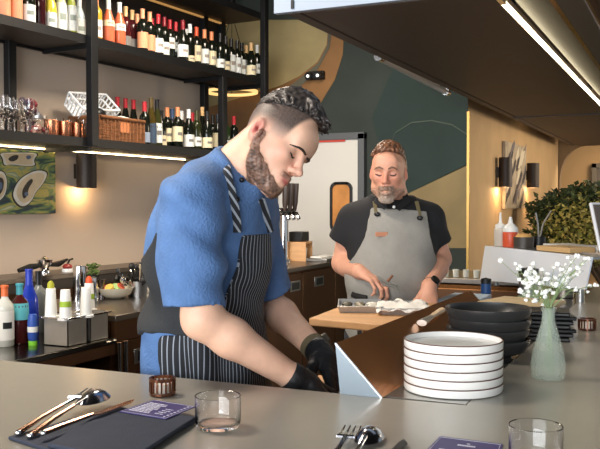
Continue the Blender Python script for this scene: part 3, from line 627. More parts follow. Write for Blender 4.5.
MB().lathe([(0, 0), (.035, 0), (.042, .1), (.038, .1), (.033, .01), (0, .01)], 18).build('cup', black_plastic, t)
mb = MB()
for k in range(40):
    a = r4.uniform(0, 6.28); r_ = r4.uniform(0, .05); mb.ell((r_*math.cos(a), r_*math.sin(a), r4.uniform(.1, .17)), (.018, .012, .004), 6, 0, frame((r4.uniform(-1, 1), r4.uniform(-1, 1), 1)))
mb.build('leaves', M('mint_green', (92, 110, 52), .7), t)
# rear counter items
def rear(px, py): return on(px, py, 2, CT)
q = np.array([-3.0, 5.35, CT]); q = on(284, 262, 0, -2.95); q[2] = CT
t = thing('beer_tap', 'chrome beer tap tower with dark handles behind the young cook', 'tap', q)
MB().cyl((0, 0, 0), (0, 0, .42), .035).build('tower', chrome, t, .003); MB().cyl((0, 0, .0), (0, 0, .02), .06).build('base', chrome, t)
for k, dx in enumerate((-.09, .0, .09)):
    MB().tube([(0, dx, .38), (.07, dx, .38), (.09, dx, .33)], .016).build('spout', chrome, t)
    MB().tube([(.05, dx, .40), (.055, dx, .47), (.06, dx, .62)], [.014, .024, .028]).build('tap_handle', M('tap_dark', (58, 44, 36), .35), t)
MB().box((0, 0, .40), (.07, .30, .05)).build('tap_bar', chrome, t, .008)
q = on(299, 258, 0, -2.9); q[2] = CT
t = thing('wooden_caddy', 'small wooden caddy holding white cups beside the beer tap', 'caddy', q, math.radians(10))
MB().box((0, 0, .145), (.17, .2, .015)).build('shelf_board', wood, t); MB().box((0, -.1, .07), (.17, .012, .15)).build('side_board', wood, t); MB().box((0, .1, .07), (.17, .012, .15)).build('side_board', wood, t)
for k, y in enumerate((-.045, .045)):
    o = MB().lathe([(0, 0), (.03, 0), (.036, .10), (.033, .10), (.028, .005), (0, .005)], 18).build('paper_cup', white_plastic); o.location = tuple(q+rotz(math.radians(10))@np.array([.02, y, .0005])); tag(o, '%s white cup inside the wooden caddy by the tap' % ('nearer' if k == 0 else 'farther'), 'cup', 'cups in the caddy')
o = MB().box((0, 0, .04), (.12, .14, .08)).build('black_box', black_plastic, None, .008); o.location = tuple(q+np.array([0, 0, .1535])); tag(o, 'small black box sitting on top of the wooden caddy', 'box')
q = on(323, 262, 0, -2.76); q[2] = CT
t = thing('steel_tray', 'flat steel tray lying on the rear counter below the door', 'tray', q); MB().box((0, 0, .012), (.28, .5, .024)).build('tray_body', steel, t, .004); MB().box((0, 0, .026), (.1, .3, .012)).build('folded_towel', white_plastic, t, .004)
# side counter behind the bearded man with a row of small glasses
t = thing('side_counter', 'bronze fronted side counter behind the bearded man', 'counter', (-1.1, 5.15, 0))
MB().box((0, 0, .985), (.95, .6, .03)).build('counter_top', steel_dark, t, .003); MB().box((0, 0, .48), (.9, .56, .96)).build('counter_body', bronze, t); MB().box((0, -.29, .90), (.92, .02, .07)).build('front_rail', bronze_dark, t)
sg = thing('shot_glass', 'x', 'glass', (0, 0, 0)); MB().lathe([(0, 0), (.016, 0), (.02, .045), (.018, .045), (.0145, .006), (0, .006)], 14).build('glass_body', M('milky_glass', (236, 236, 226), .2, 0, trans=.3), sg)
for k in range(13):
    q = (-1.42+.062*k, 4.95, 1.0005); lb = '%s from left in the row of tiny white glasses behind the man' % ORD[k]
    if k == 0: sg.location = q; sg['label'] = lb; sg['group'] = 'row of tiny glasses'
    else: dup(sg, q, 0, lb, 'row of tiny glasses')
# ================================================================== ON THE BAR
BZ = 1.0502
def bar(px, py): q = on(px, py, 2, 1.05); q[2] = BZ; return q
# white plates
pc = bar(453, 389); 
def plate(i, z, label):
    t = thing('white_plate', label, 'plate', (pc[0], pc[1], z), 0, 'stack of white plates')
    R_ = .1025; H_ = .0183
    MB().lathe([(0, 0), (.094, 0), (R_-.0015, .0015), (R_, .004), (R_+.0004, H_-.0013), (R_-.0012, H_), (R_-.0035, H_-.001), (R_-.006, .008), (.088, .005), (0, .0045)], 56).build('plate_body', white_cer, t)
    MB().lathe([(R_+.0008, H_-.0013), (R_+.0008, H_-.0004), (R_-.0010, H_+.0006), (R_-.0022, H_+.0002), (R_-.0024, H_-.0008)], 56, cap=False).build('brown_edge', brown_rim, t)
PS = .0176
for i in range(6): plate(i, BZ+.0003+PS*i, '%s white plate with brown rim %s' % (ORD[i] if 0 < i < 5 else ('bottom' if i == 0 else 'top'), 'up from the counter, in the stack' if 0 < i < 5 else 'of the stack on the bar'))
# black bowls
bc = bar(488, 356)
BW = [(.102, .048), (.104, .048), (.104, .048), (.108, .05)]
z = BZ+.0003
for i in range(4):
    R_, H_ = BW[i]; t = thing('black_bowl', ['lowest', 'second lowest', 'second highest', 'topmost and widest'][i]+' black bowl in the stack beside the white plates', 'bowl', (bc[0]+(.002, -.002, .003, 0)[i], bc[1]+(0, .002, 0, -.002)[i], z), 0, 'stack of black bowls')
    MB().lathe([(0, 0), (.055, 0), (.058, .004), (R_-.012, .016), (R_, H_-.01), (R_, H_), (R_-.004, H_), (R_-.006, H_-.01), (R_-.02, .02), (.05, .0085), (0, .008)], 48).build('bowl_body', black_cer, t)
    z += .0255
# pale wooden slats beside/behind the bowls
t0 = on(506, 297, 2, 1.13)
for k in range(5):
    c = np.array([-.545+.004*k, 2.78-.012*k, BZ+.0003+.0142*k]); o = MB().box((0, 0, .007), (.22, .34, .0135)).build('wooden_board', pale_wood, None, .003); o.location = tuple(c); o.rotation_euler = (0, 0, math.radians(14-7*k))
    tag(o, '%s pale wooden board in the fanned stack behind the black bowls' % ['lowest', 'second lowest', 'middle', 'second highest', 'topmost'][k], 'board', 'fanned pale boards')
# black slate stack
for k in range(7):
    o = MB().box((0, 0, .006), (.125, .13, .011)).build('black_tray', black_plastic, None, .003); o.location = (-.385+.004*(k % 3), 2.50+.004*(k % 2), BZ+.0003+.0118*k); o.rotation_euler = (0, 0, math.radians(8+5*(k % 3)))
    tag(o, '%s square black tray from the counter in the stack behind the vase' % ORD[k], 'tray', 'stack of black trays')
# vase with gypsophila
vq = bar(548, 378); t = thing('glass_vase', 'ribbed pale green glass bud vase on the bar right of the plates', 'vase', vq)
vp = [(0, .0), (.034, .0), (.037, .004), (.0385, .03), (.034, .06), (.024, .095), (.015, .125), (.0135, .145), (.0165, .158)]
vi = [(.0145, .158), (.0115, .145), (.013, .125), (.0215, .095), (.0315, .06), (.036, .03), (.034, .008), (0, .007)]
vg = M('vase_glass', (222, 236, 218), .1, 0, alpha=.34, bump=1.0, bscale=230)
MB().lathe([(0, .001)]+vp[1:], 32, cap=False).build('vase_body', vg, t)
MB().lathe([(.0150, .155), (.0175, .157), (.0175, .160), (.0150, .160), (.0150, .155)], 28, cap=False).build('vase_lip', glass, t)
unit0 = lambda v: v/np.linalg.norm(v)
stem_m = M('stem_green', (140, 160, 112), .6); petal = M('petal_white', (246, 246, 240), .7)
r5 = random.Random(21)
fl = thing('baby_breath', "spray of tiny white baby's breath standing in the glass vase", 'flowers', vq+np.array([0, 0, .01]))
sm = MB(); heads = []
for k in range(9):
    ang = r5.uniform(-.9, .9); top = np.array([r5.uniform(-.075, .06), r5.uniform(-.05, .05), r5.uniform(.17, .235)]) if k else np.array([.07, .02, .25])
    basep = np.array([r5.uniform(-.012, .012), r5.uniform(-.012, .012), .0]); nk = np.array([r5.uniform(-.006, .006), r5.uniform(-.006, .006), .15])
    sm.tube([basep, nk, (nk+top)/2+np.array([0, 0, .01]), top], [.001, .0009, .0008, .0006], 6)
    for j in range(8):
        b0 = nk+(top-nk)*r5.uniform(.3, 1); h = b0+np.array([r5.uniform(-.035, .035), r5.uniform(-.035, .035), r5.uniform(.0, .045)]); sm.tube([b0, h], [.0006, .0005], 4); heads.append(h)
for px, py in ((530, 268), (536, 276), (542, 270), (548, 279), (554, 268), (560, 275), (566, 265), (572, 262), (578, 268), (583, 264), (574, 276), (568, 282), (590, 286), (588, 292), (596, 285), (562, 288), (540, 288), (533, 284), (546, 292), (528, 296), (552, 284), (536, 300), (543, 305), (585, 259), (577, 256), (581, 272)):
    h = P(px, py, (vq-CAM)@FWD+r5.uniform(-.05, .05))-vq-np.array([0, 0, .01]); b0 = np.array([0, 0, .15])+(h-np.array([0, 0, .15]))*.45+np.array([0, 0, .012]); sm.tube([b0, h], [.0006, .0005], 4); heads.append(h); sm.tube([np.array([0, 0, .14]), b0], [.0008, .0006], 4)
sm.build('stems', stem_m, fl)
for h in heads[:98]:
    fm = MB(); rr_ = r5.uniform(.0046, .0076)
    for j in range(9):
        v_ = np.array([r5.uniform(-1, 1), r5.uniform(-1, 1), r5.uniform(-.6, 1)]); fm.ell(h+unit0(v_)*rr_*.55, rr_*.5, 6)
    fm.ell(h, rr_*.6, 6); fm.build('flower_head', petal, fl)
# candle holders
cop_glass = M('amber_glass', (112, 70, 50), .15, .7); wax = M('wax', (244, 236, 224), .5, sss=.2)
def candle(q, r, h, label):
    t = thing('tealight_holder', label, 'candle holder', q, 0, 'tealights on the bar')
    mb = MB(); n = 18
    for k in range(n):
        a = 2*PI*k/n; mb.box((r*math.cos(a), r*math.sin(a), h/2+.003), (.003, r*.13, h-.008), rotz(a))
    mb.lathe([(0, 0), (r-.002, 0), (r+.001, .002), (r+.001, .006), (0, .006)], 28); mb.lathe([(r-.003, h-.006), (r+.002, h-.006), (r+.002, h), (r-.003, h), (r-.003, h-.006)], 28, cap=False)
    mb.build('ribbed_holder', cop_glass, t)
    MB().lathe([(0, .0065), (r-.006, .0065), (r-.005, h-.01), (r-.007, h-.012), (0, h-.013)], 24).build('wax', wax, t)
    MB().cyl((0, 0, h-.013), (0, 0, h-.004), .001, None, 6).build('wick', black_plastic, t)
candle(bar(162.5, 395), .0255, .036, 'ribbed copper tealight holder on the bar near the young cook'); candle(bar(587, 330), .026, .036, 'ribbed copper tealight holder at the right end of the pass')
# tumblers
def water_glass(q, r, h, label):
    t = thing('water_glass', label, 'glass', q, 0, 'water glasses on the bar')
    MB().lathe([(0, .003), (r*.78, 0), (r*.9, .001), (r*.985, .010), (r, h-.001), (r-.0008, h), (r-.0022, h-.001), (r-.0026, .014), (r*.85, .0075), (0, .007)], 48).build('glass_body', glass, t)
water_glass(bar(218, 427), .0405, .056, 'clear tumbler beside the navy folder in the near place setting'); water_glass(bar(535.5, 461), .0405, .055, 'clear tumbler at bottom right beside the purple menu')
# folded napkins, menus and cutlery
navy_cloth = M('navy_cloth', (52, 58, 72), .85, 0, var=.12, vscale=40, bump=.2, bscale=300); menu_m = M('menu_purple', (66, 56, 110), .5, var=.05); ink = M('menu_ink', (222, 222, 236), .6); rose_steel = M('rose_steel', (206, 160, 134), .2, 1.0); cut_steel = M('cutlery_steel', (150, 152, 158), .18, 1.0)
def quad(pts): return [bar(*p) for p in pts]
nq = quad([(8, 440), (112, 411), (196, 424), (100, 470)]); c0 = np.mean(nq, 0)
t = thing('folded_napkin', 'navy folded cloth napkin lying under the cutlery at lower left', 'napkin', c0)
nz_ = lambda pts, z: [np.array([p[0]-c0[0], p[1]-c0[1], z]) for p in pts]
MB().prism(nz_(nq, 0.0003), (0, 0, .006)).build('cloth_fold', navy_cloth, t, .002)
n2 = quad([(48, 452), (112, 413), (196, 424), (130, 468)]); MB().prism(nz_(n2, .0064), (0, 0, .007)).build('upper_fold', navy_cloth, t, .002)
def menu(pts, z, label, head, rows, wid):
    q = [bar(*p) for p in pts]; c = np.mean(q, 0); t = thing('menu_card', label, 'menu', (c[0], c[1], z), 0, 'menus')
    Q = [np.array([p[0]-c[0], p[1]-c[1], 0]) for p in q]   # near-left, far-left, far-right, near-right
    MB().prism(Q, (0, 0, .0012)).build('card', menu_m, t)
    uv = lambda u, v: (Q[0]*(1-u)*(1-v)+Q[1]*(1-u)*v+Q[2]*u*v+Q[3]*u*(1-v))+np.array([0, 0, .0013])
    def bar_(u0, u1, v0, v1, mb): mb.prism([uv(u0, v0), uv(u1, v0), uv(u1, v1), uv(u0, v1)], (0, 0, .0002))
    mb = MB(); r6 = random.Random(len(label))
    if head:
        for k in range(8): bar_(.36+.034*k, .388+.034*k, head, head+.035, mb)
        bar_(.48, .53, head+.07, head+.09, mb)
    for v, u0, u1, dv in rows:
        u = u0
        while u < u1:
            w = r6.uniform(.03, wid); bar_(u, min(u+w, u1), v, v+dv, mb); u += w+.015
    mb.build('printed_text', ink, t)
    e = MB()
    for (u0, u1, v0, v1) in ((.03, .97, .03, .036), (.03, .97, .965, .971), (.03, .036, .03, .97), (.964, .97, .03, .97)): bar_(u0, u1, v0, v1, e)
    e.build('printed_border', ink, t)
menu([(119, 420), (154, 408), (196, 415), (166, 428)], BZ+.0145, 'purple menu card with pale text lying on the navy napkin', None, [(.16+.085*k, .08, .52-.03*(k % 3), .045) for k in range(8)]+[(.2+.11*k, .62, .80, .03) for k in range(4)]+[(.08+.11*k, .88, .92, .05) for k in range(8)], .12)
menu([(408, 470), (440, 437), (503, 445), (490, 480)], BZ+.0003, 'purple menu card with a white heading at the bottom of the bar', .78, [(.6-.1*k, .15, .85, .03) for k in range(5)], .1)
def cutlery(kind, p0, p1, z0, label, lift=.0, grp='cutlery on the bar', wide=1.0, hm=None):
    a, b = bar(*p0), bar(*p1); d = b-a; ln_ = np.linalg.norm(d[:2]); ang = math.atan2(d[1], d[0])
    t = thing(kind, label, 'cutlery', (a[0], a[1], z0), ang, grp); hm = hm or rose_steel
    hl = ln_*(.55 if kind != 'table_knife' else .5)
    MB().tube([(0, 0, .005), (hl*.5, 0, .006+lift*.6), (hl, 0, .006+lift)], [.006, .0048, .004], 8, 0, .8).build('handle', hm, t)
    MB().ell((-.001, 0, .005), (.004, .0066, .005), 10).build('handle_end', chrome, t)
    if kind == 'table_spoon':
        mb = MB(); mb.tube([(hl*.98, 0, .006+lift), (ln_*.72, 0, .010+lift)], [.0032, .004], 8, 0, .7)
        cx = ln_*.84; n = 16; R_ = [(0, 1), (.35, .94), (.7, .62), (1, 0)]
        vs = []; fs = []
        for sgn in (0, 1):
            for rr_, zz in R_:
                for k in range(n):
                    q = 2*PI*k/n; vs.append((cx+ln_*.18*rr_*math.cos(q), .027*wide*rr_*math.sin(q), -.001+lift+.017*zz+.0012*sgn))
        for sgn in (0, 1):
            for i in range(3):
                for k in range(n): k2 = (k+1) % n; o_ = sgn*4*n; fs.append((o_+i*n+k, o_+i*n+k2, o_+(i+1)*n+k2, o_+(i+1)*n+k))
        for k in range(n): k2 = (k+1) % n; fs.append((3*n+k, 3*n+k2, 7*n+k2, 7*n+k))
        mb.add(vs, fs); mb.build('spoon_bowl', cut_steel, t)
    elif kind == 'table_fork':
        mb = MB(); mb.tube([(hl*.98, 0, .006+lift), (ln_*.74, 0, .009+lift)], [.0032, .0045], 8, 0, .8); mb.tube([(ln_*.73, -.0135, .009+lift), (ln_*.73, .0135, .009+lift)], .0034, 6)
        for y in (-.0135, -.0045, .0045, .0135): mb.tube([(ln_*.72, y, .009+lift), (ln_*.86, y, .006+lift), (ln_, y, .011+lift)], [.0022, .0022, .0012], 6)
        mb.build('fork_head', cut_steel, t)
    else:
        bl_ = [(hl*.98, -.004), (hl*1.1, -.009), (ln_*.9, -.009), (ln_, .002), (ln_*.9, .005), (hl*.98, .004)]
        MB().prism([(x, y, .004) for x, y in bl_], (0, 0, .002)).build('blade', hm if hm is not rose_steel else rose_steel, t)
NZ = BZ+.0068
cutlery('table_fork', (18, 440), (94, 404), NZ, 'copper toned fork at back of the cutlery on the navy napkin', .012)
cutlery('table_spoon', (30, 443), (104, 405), NZ, 'copper toned spoon in the middle of the cutlery on the navy napkin', .014)
cutlery('table_knife', (43, 445), (135, 410), NZ+.0075, 'copper toned knife nearest the viewer on the navy napkin')
NB = BZ+.0003
cutlery('table_fork', (322, 476), (353, 435), NB, 'silver fork at the bottom edge of the photo beside the dark spoon', .004, 'second cutlery setting', hm=cut_steel)
cutlery('table_spoon', (340, 482), (374, 435), NB, 'silver spoon at the bottom edge of the photo, right of fork', .006, 'second cutlery setting', .9, cut_steel)
cutlery('table_knife', (368, 480), (405, 443), NB, 'dark knife at the bottom edge of the photo right of the spoon', 0, 'second cutlery setting', hm=black_steel)
# tongs lying on the sloping guard
def on_slope(u, v, lift): # u along, v 0 bottom..1 top
    a = sec0[1]+far*u; b = sec0[2]+far*u; d = b-a; n = np.array([d[2], 0, -d[0]]); n /= np.linalg.norm(n); return a+d*v+n*lift+np.array([-.61, 1.59, BZ])
a, b = on_slope(.42, .73, .012), on_slope(.61, .80, .012)
t = thing('pastry_brush', 'small brush with pale handle lying on the bronze guard beside the bowls', 'brush', a)
MB().tube([(b-a)*.45, b-a], [.008, .011], 8, 0, .7).build('handle', M('ivory_handle', (226, 196, 160), .5), t); MB().tube([(b-a)*.0, (b-a)*.45], [.014, .009], 8, 0, .6).build('steel_head', M('ferrule', (170, 168, 162), .4, .8), t)
# ================================================================== PASS SHELF
A_, B_ = on(486, 243, 2, 1.25), on(594, 260, 2, 1.25)
A_ = P(486.5, 243, 4.05); B_ = P(594, 260, 3.2)
dv = B_-A_; dv[2] = 0; ln_ = np.linalg.norm(dv); dv /= ln_; nv = np.array([dv[1], -dv[0], 0]); nv = nv if nv[1] < 0 else -nv
zt = (A_[2]+B_[2])/2; mid = (A_+B_)/2
t = thing('pass_shelf', 'raised steel shelf with a wide silver front panel at the far end of the bar', 'shelf', (mid[0], mid[1], BZ-.0005), math.atan2(dv[1], dv[0]))
H0 = zt-BZ
pn = M('panel_silver', (216, 226, 238), .3, .25, var=.05, vscale=4)  # blue tint in the base stands in for cool daylight mirrored by the steel
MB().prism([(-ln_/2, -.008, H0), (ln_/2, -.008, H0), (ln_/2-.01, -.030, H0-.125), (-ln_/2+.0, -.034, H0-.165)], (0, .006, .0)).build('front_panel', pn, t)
MB().box((0, .13, H0-.006), (ln_, .27, .012)).build('shelf_top', steel, t, .002)
for x, y in ((-ln_/2+.06, .02), (-ln_/2+.06, .2), (ln_/2-.12, .02), (ln_/2-.12, .2)): MB().cyl((x, y, 0), (x, y, H0-.01), .016).build('leg', steel, t)
def sh(u, back, z=0): return mid+dv*(u*ln_/2)-nv*back+np.array([0, 0, BZ-.0005+H0-mid[2]+.0005+z])
q = sh(-.90, .05); t = thing('sauce_bottle', 'clear squeeze bottle with pointed nozzle on the left of the pass shelf', 'sauce bottle', q)
MB().lathe([(0, 0), (.028, 0), (.03, .005), (.03, .08), (.024, .088), (0, .088)], 20).build('bottle_body', M('clear_plastic', (206, 200, 188), .3), t); MB().lathe([(.025, .086), (.026, .1), (.008, .11), (.004, .16), (0, .16)], 16, cap=False).build('nozzle', white_plastic, t)
q = sh(-.72, .06); t = thing('sauce_bottle', 'squeeze bottle of red sauce with a white cap on the pass shelf', 'sauce bottle', q)
MB().lathe([(0, 0), (.034, 0), (.036, .005), (.036, .065), (.034, .07), (0, .07)], 20).build('bottle_body', M('red_sauce', (206, 84, 52), .35), t); MB().lathe([(.0355, .07), (.0355, .088), (.02, .105), (.012, .11), (.006, .14), (0, .14)], 18, cap=False).build('cap', white_plastic, t)
q = sh(-.48, .07); t = thing('spice_tub', 'dark tub of tan powder beside the red sauce bottle', 'tub', q)
MB().lathe([(0, 0), (.045, 0), (.047, .05), (.043, .05), (.042, .04), (0, .038)], 20).build('tub_body', M('tub_dark', (62, 56, 50), .4), t); MB().ell((0, 0, .045), (.042, .042, .022), 16).build('powder', M('powder_tan', (196, 152, 90), .8, bump=.3), t)
q = sh(-.55, .165); t = thing('tool_holder', 'small black pot holding two tall steel skewers on the pass shelf', 'tools', q)
MB().lathe([(0, 0), (.03, 0), (.03, .05), (.026, .05), (.025, .01), (0, .01)], 18).build('pot', black_plastic, t)
for e in ((-.015, 0, .16), (.055, .0, .17)): MB().tube([(0, 0, .02), (e[0]*.35, 0, .11), e], .0045, 8).build('skewer', steel, t)
for k, (u, w, cc) in enumerate(((.05, .19, (206, 204, 200)), (.42, .22, (196, 160, 110)), (.66, .2, (214, 212, 208)))):
    o = MB().box((0, 0, .012), (w, .13, .022)).build('flat_box', bmat(cc, .6), None, .003); qq = sh((-.1, .28, .28)[k], (.19, .075, .21)[k]); 
    o.location = tuple(qq); o.rotation_euler = (0, 0, math.atan2(dv[1], dv[0])+.1*k); tag(o, '%s flat box lying on the pass shelf, %s' % (['pale grey', 'tan', 'off-white'][k], ['behind the tan one', 'in front of the plant', 'rightmost of the three']
 [k]), 'box', 'flat boxes on the pass shelf')
# containers under the shelf panel
for px, r_, h, mt, lb in ((472, .022, .065, M('blue_tin', (40, 78, 130), .4), 'small blue tin under the left end of the silver panel'), (524, .04, .12, steel, 'steel canister standing under the silver panel behind the flowers'), (560, .04, .11, steel_dark, 'dark steel canister under the right part of the silver panel')):
    q = on(px, 300, 2, 1.05); q[2] = BZ+.0002; q = q+np.array([0, .25 if px < 500 else .1, 0]); t = thing('canister', lb, 'canister', q)
    MB().lathe([(0, 0), (r_, 0), (r_, h), (0, h)], 20).build('canister_body', mt, t, .003); MB().lathe([(r_+.001, h-.02), (r_+.001, h), (0, h+.006)], 20, cap=False).build('lid', black_plastic, t)
o = MB().box((0, 0, .01), (.16, .3, .02)).build('blue_board', M('pale_blue', (176, 194, 210), .5), None, .004); o.location = (-.86, 3.42, 1.035); tag(o, 'pale blue cutting board on the kitchen side of the bronze guard', 'cutting board')
t = thing('prep_stand', 'steel stand carrying the pale blue board behind the guard', 'stand', (-.86, 3.42, 0)); MB().box((0, 0, 1.025), (.18, .34, .018)).build('stand_top', steel_dark, t); MB().cyl((0, 0, 0), (0, 0, 1.02), .02).build('leg', steel_dark, t)
# tablet on a stand at the right edge of the bar
q = sh(.74, .13); t = thing('payment_tablet', 'upright silver tablet at the right edge of the photo', 'tablet', q, math.radians(60))
MB().box((0, 0, .11), (.15, .014, .20), frame((0, .25, 1), (1, 0, 0))).build('tablet_body', M('tablet_white', (222, 222, 224), .3), t, .01); MB().box((0, -.009, .111), (.132, .003, .18), frame((0, .25, 1), (1, 0, 0))).build('screen', M('tablet_screen', (96, 84, 72), .1), t)
MB().box((0, .02, .004), (.12, .10, .008)).build('base', chrome, t); MB().cyl((0, .02, .0), (0, .03, .08), .012).build('stand_post', chrome, t)
# ================================================================== PLANT in the far room
pq = np.array([-.75, 9.0, 0]); t = thing('potted_shrub', 'large bushy yellow-green plant in front of the far wall at right', 'plant', pq)
MB().lathe([(0, 0), (.22, 0), (.3, .55), (.27, .55), (.26, .5), (0, .48)], 28).build('pot', M('pot_dark', (56, 48, 42), .6), t)
r7 = random.Random(4); st = MB(); lf = [MB(), MB()]
def leafset(mb, c, n, rad, sz):
    for k in range(n):
        while True:
            v = np.array([r7.uniform(-1, 1) for _ in range(3)])
            if v@v < 1: break
        p = c+v*rad; dr = np.array([r7.uniform(-1, 1), r7.uniform(-1, 1), r7.uniform(-.6, .8)]); Rm = frame(dr, (r7.uniform(-1, 1), r7.uniform(-1, 1), .3)); l_ = sz*r7.uniform(.7, 1.3); w_ = l_*.38
        vs = [Rm@np.array(q) for q in ((0, 0, 0), (w_, .1*l_, l_*.4), (0, 0, l_), (-w_, .1*l_, l_*.4), (0, -.08*l_, l_*.45))]
        mb.add([p+q for q in vs], [(0, 1, 4), (1, 2, 4), (2, 3, 4), (3, 0, 4)], 0 if r7.random() < .6 else 1)
cl = [((572, 225), .34, 0), ((590, 215), .36, 0), ((560, 240), .3, 0), ((598, 240), .36, 0), ((580, 245), .3, 0), ((605, 225), .35, 0), ((556, 222), .24, 1), ((545, 212), .2, 1), ((563, 208), .22, 1), ((578, 200), .2, 1), ((592, 198), .24, 1), ((548, 235), .24, 1)]
for (px, py), rd, kind in cl:
    c = P(px, py, 8.6 + (.15 if kind else 0)+r7.uniform(-.1, .1))-pq; leafset(lf[kind], c, 520 if kind == 0 else 320, np.array([rd, rd, rd*.8]), .055 if kind == 0 else .07)
    st.tube([(0, 0, .45), c*np.array([.4, .4, .75]), c], [.02, .014, .006], 6)
st.build('branches', M('branch', (70, 54, 38), .8), t)
lf[0].build('foliage', [M('leaf_gold', (152, 142, 76), .6, var=.2), M('leaf_olive', (110, 112, 48), .6, var=.2)], t, fix=False)
lf[1].build('dark_foliage', [M('leaf_dark', (66, 78, 42), .6, var=.2), M('leaf_deep', (48, 60, 34), .6)], t, fix=False)
# ================================================================== FIGURES: one smooth surface grown round a skeleton
class Field:
    def __init__(s, lo, hi, h):
        s.lo = np.array(lo, float); s.h = h; s.n = np.ceil((np.array(hi)-s.lo)/h).astype(int)+1
        s.D = np.full(s.n, 1.0, np.float32); s.ax = [(s.lo[i]+h*np.arange(s.n[i])).astype(np.float32) for i in range(3)]
    def _put(s, fn, lo, hi, k, sub, clip):
        m = k+3*s.h
        i0 = np.clip(np.floor((np.array(lo)-m-s.lo)/s.h).astype(int), 0, s.n); i1 = np.clip(np.ceil((np.array(hi)+m-s.lo)/s.h).astype(int)+1, 0, s.n)
        if np.any(i1 <= i0): return
        sl = tuple(slice(a, b) for a, b in zip(i0, i1))
        X = s.ax[0][sl[0]][:, None, None]; Y = s.ax[1][sl[1]][None, :, None]; Z = s.ax[2][sl[2]][None, None, :]
        d = fn(X, Y, Z).astype(np.float32)
        if clip is not None:
            for c, nn in clip: d = np.maximum(d, (X-c[0])*nn[0]+(Y-c[1])*nn[1]+(Z-c[2])*nn[2])
        D = s.D[sl]
        if sub:
            d = -d
            if k > 0:
                hh = np.maximum(k-np.abs(D-d), 0)/k; r = np.maximum(D, d)+hh*hh*k*.25
            else: r = np.maximum(D, d)
        else:
            if k > 0: hh = np.maximum(k-np.abs(D-d), 0)/k; r = np.minimum(D, d)-hh*hh*k*.25
            else: r = np.minimum(D, d)
        s.D[sl] = r
    def cap(s, a, b, ra, rb=None, k=.01, sub=False, clip=None):
        a = np.array(a, float); b = np.array(b, float); rb = ra if rb is None else rb; ba = b-a; L2 = max(ba@ba, 1e-9); R_ = max(ra, rb)
        def fn(X, Y, Z):
            px, py, pz = X-a[0], Y-a[1], Z-a[2]; t = np.clip((px*ba[0]+py*ba[1]+pz*ba[2])/L2, 0, 1)
            return np.sqrt((px-t*ba[0])**2+(py-t*ba[1])**2+(pz-t*ba[2])**2)-(ra+(rb-ra)*t)
        s._put(fn, np.minimum(a, b)-R_, np.maximum(a, b)+R_, k, sub, clip)
    def chain(s, pts, rs, k=.01, **kw):
        for i in range(len(pts)-1): s.cap(pts[i], pts[i+1], rs[i], rs[i+1], k, **kw)
    def ell(s, c, r, R=None, k=.01, sub=False, clip=None):
        c = np.array(c, float); r = np.array(r, float)*np.ones(3); R = np.eye(3) if R is None else R; m = np.sqrt(((R*r)**2).sum(1))
        def fn(X, Y, Z):
            p = [X-c[0], Y-c[1], Z-c[2]]; q = [(p[0]*R[0, i]+p[1]*R[1, i]+p[2]*R[2, i]) for i in range(3)]
            k0 = np.sqrt(sum((q[i]/r[i])**2 for i in range(3))); k1 = np.sqrt(sum((q[i]/r[i]**2)**2 for i in range(3)))
            return k0*(k0-1)/np.maximum(k1, 1e-6)
        s._put(fn, c-m, c+m, k, sub, clip)
    def mesh(s, smooth=1):
        D = s.D; ins = D < 0; n = np.array(D.shape)-1
        cnt = np.zeros(n, np.int8); offs = [(a, b, c) for a in (0, 1) for b in (0, 1) for c in (0, 1)]
        for a, b, c in offs: cnt += ins[a:a+n[0], b:b+n[1], c:c+n[2]]
        act = np.argwhere((cnt > 0) & (cnt < 8)); idx = np.full(n, -1, np.int64); idx[tuple(act.T)] = np.arange(len(act))
        acc = np.zeros((len(act), 3)); w = np.zeros(len(act))
        for a, b, c in offs:
            for ax in range(3):
                o = [a, b, c]
                if o[ax]: continue
                p0 = act+np.array(o); o[ax] = 1; p1 = act+np.array(o); d0 = D[tuple(p0.T)]; d1 = D[tuple(p1.T)]
                x = (d0 < 0) != (d1 < 0); t = np.where(x, d0/np.where(x, d0-d1, 1), 0)
                acc += x[:, None]*(p0+t[:, None]*(p1-p0)); w += x
        V = s.lo+s.h*acc/w[:, None]; F = []
        for ax in range(3):
            b_, c_ = (ax+1) % 3, (ax+2) % 3
            lo_ = [slice(None)]*3; hi_ = [slice(None)]*3; lo_[ax] = slice(0, -1); hi_[ax] = slice(1, None)
            A = ins[tuple(lo_)]; B = ins[tuple(hi_)]; e = np.argwhere(A != B)
            e = e[(e[:, b_] > 0) & (e[:, c_] > 0) & (e[:, b_] < n[b_]) & (e[:, c_] < n[c_])]
            q = []
            for db, dc in ((-1, -1), (0, -1), (0, 0), (-1, 0)):
                p = e.copy(); p[:, b_] += db; p[:, c_] += dc; q.append(idx[tuple(p.T)])
            q = np.stack(q, 1); fl_ = A[tuple(e.T)]; q[~fl_] = q[~fl_][:, ::-1]; F.append(q)
        F = np.concatenate(F); F = F[(F >= 0).all(1)]
        for _ in range(smooth): V = lap(V, F, .5)
        return V, F
def lap(V, F, lam):
    e = np.concatenate([F[:, [0, 1]], F[:, [1, 2]], F[:, [2, 3]], F[:, [3, 0]]]); e = np.concatenate([e, e[:, ::-1]])
    cnt = np.bincount(e[:, 0], minlength=len(V)); S = np.stack([np.bincount(e[:, 0], V[e[:, 1], i], len(V)) for i in range(3)], 1)
    return V+lam*(S/np.maximum(cnt, 1)[:, None]-V)
def normals(V, F):
    fn = np.cross(V[F[:, 2]]-V[F[:, 0]], V[F[:, 3]]-V[F[:, 1]]); N = np.zeros_like(V)
    for i in range(4):
        for j in range(3): N[:, j] += np.bincount(F[:, i], fn[:, j], len(V))
    return N/np.maximum(np.linalg.norm(N, axis=1), 1e-12)[:, None]
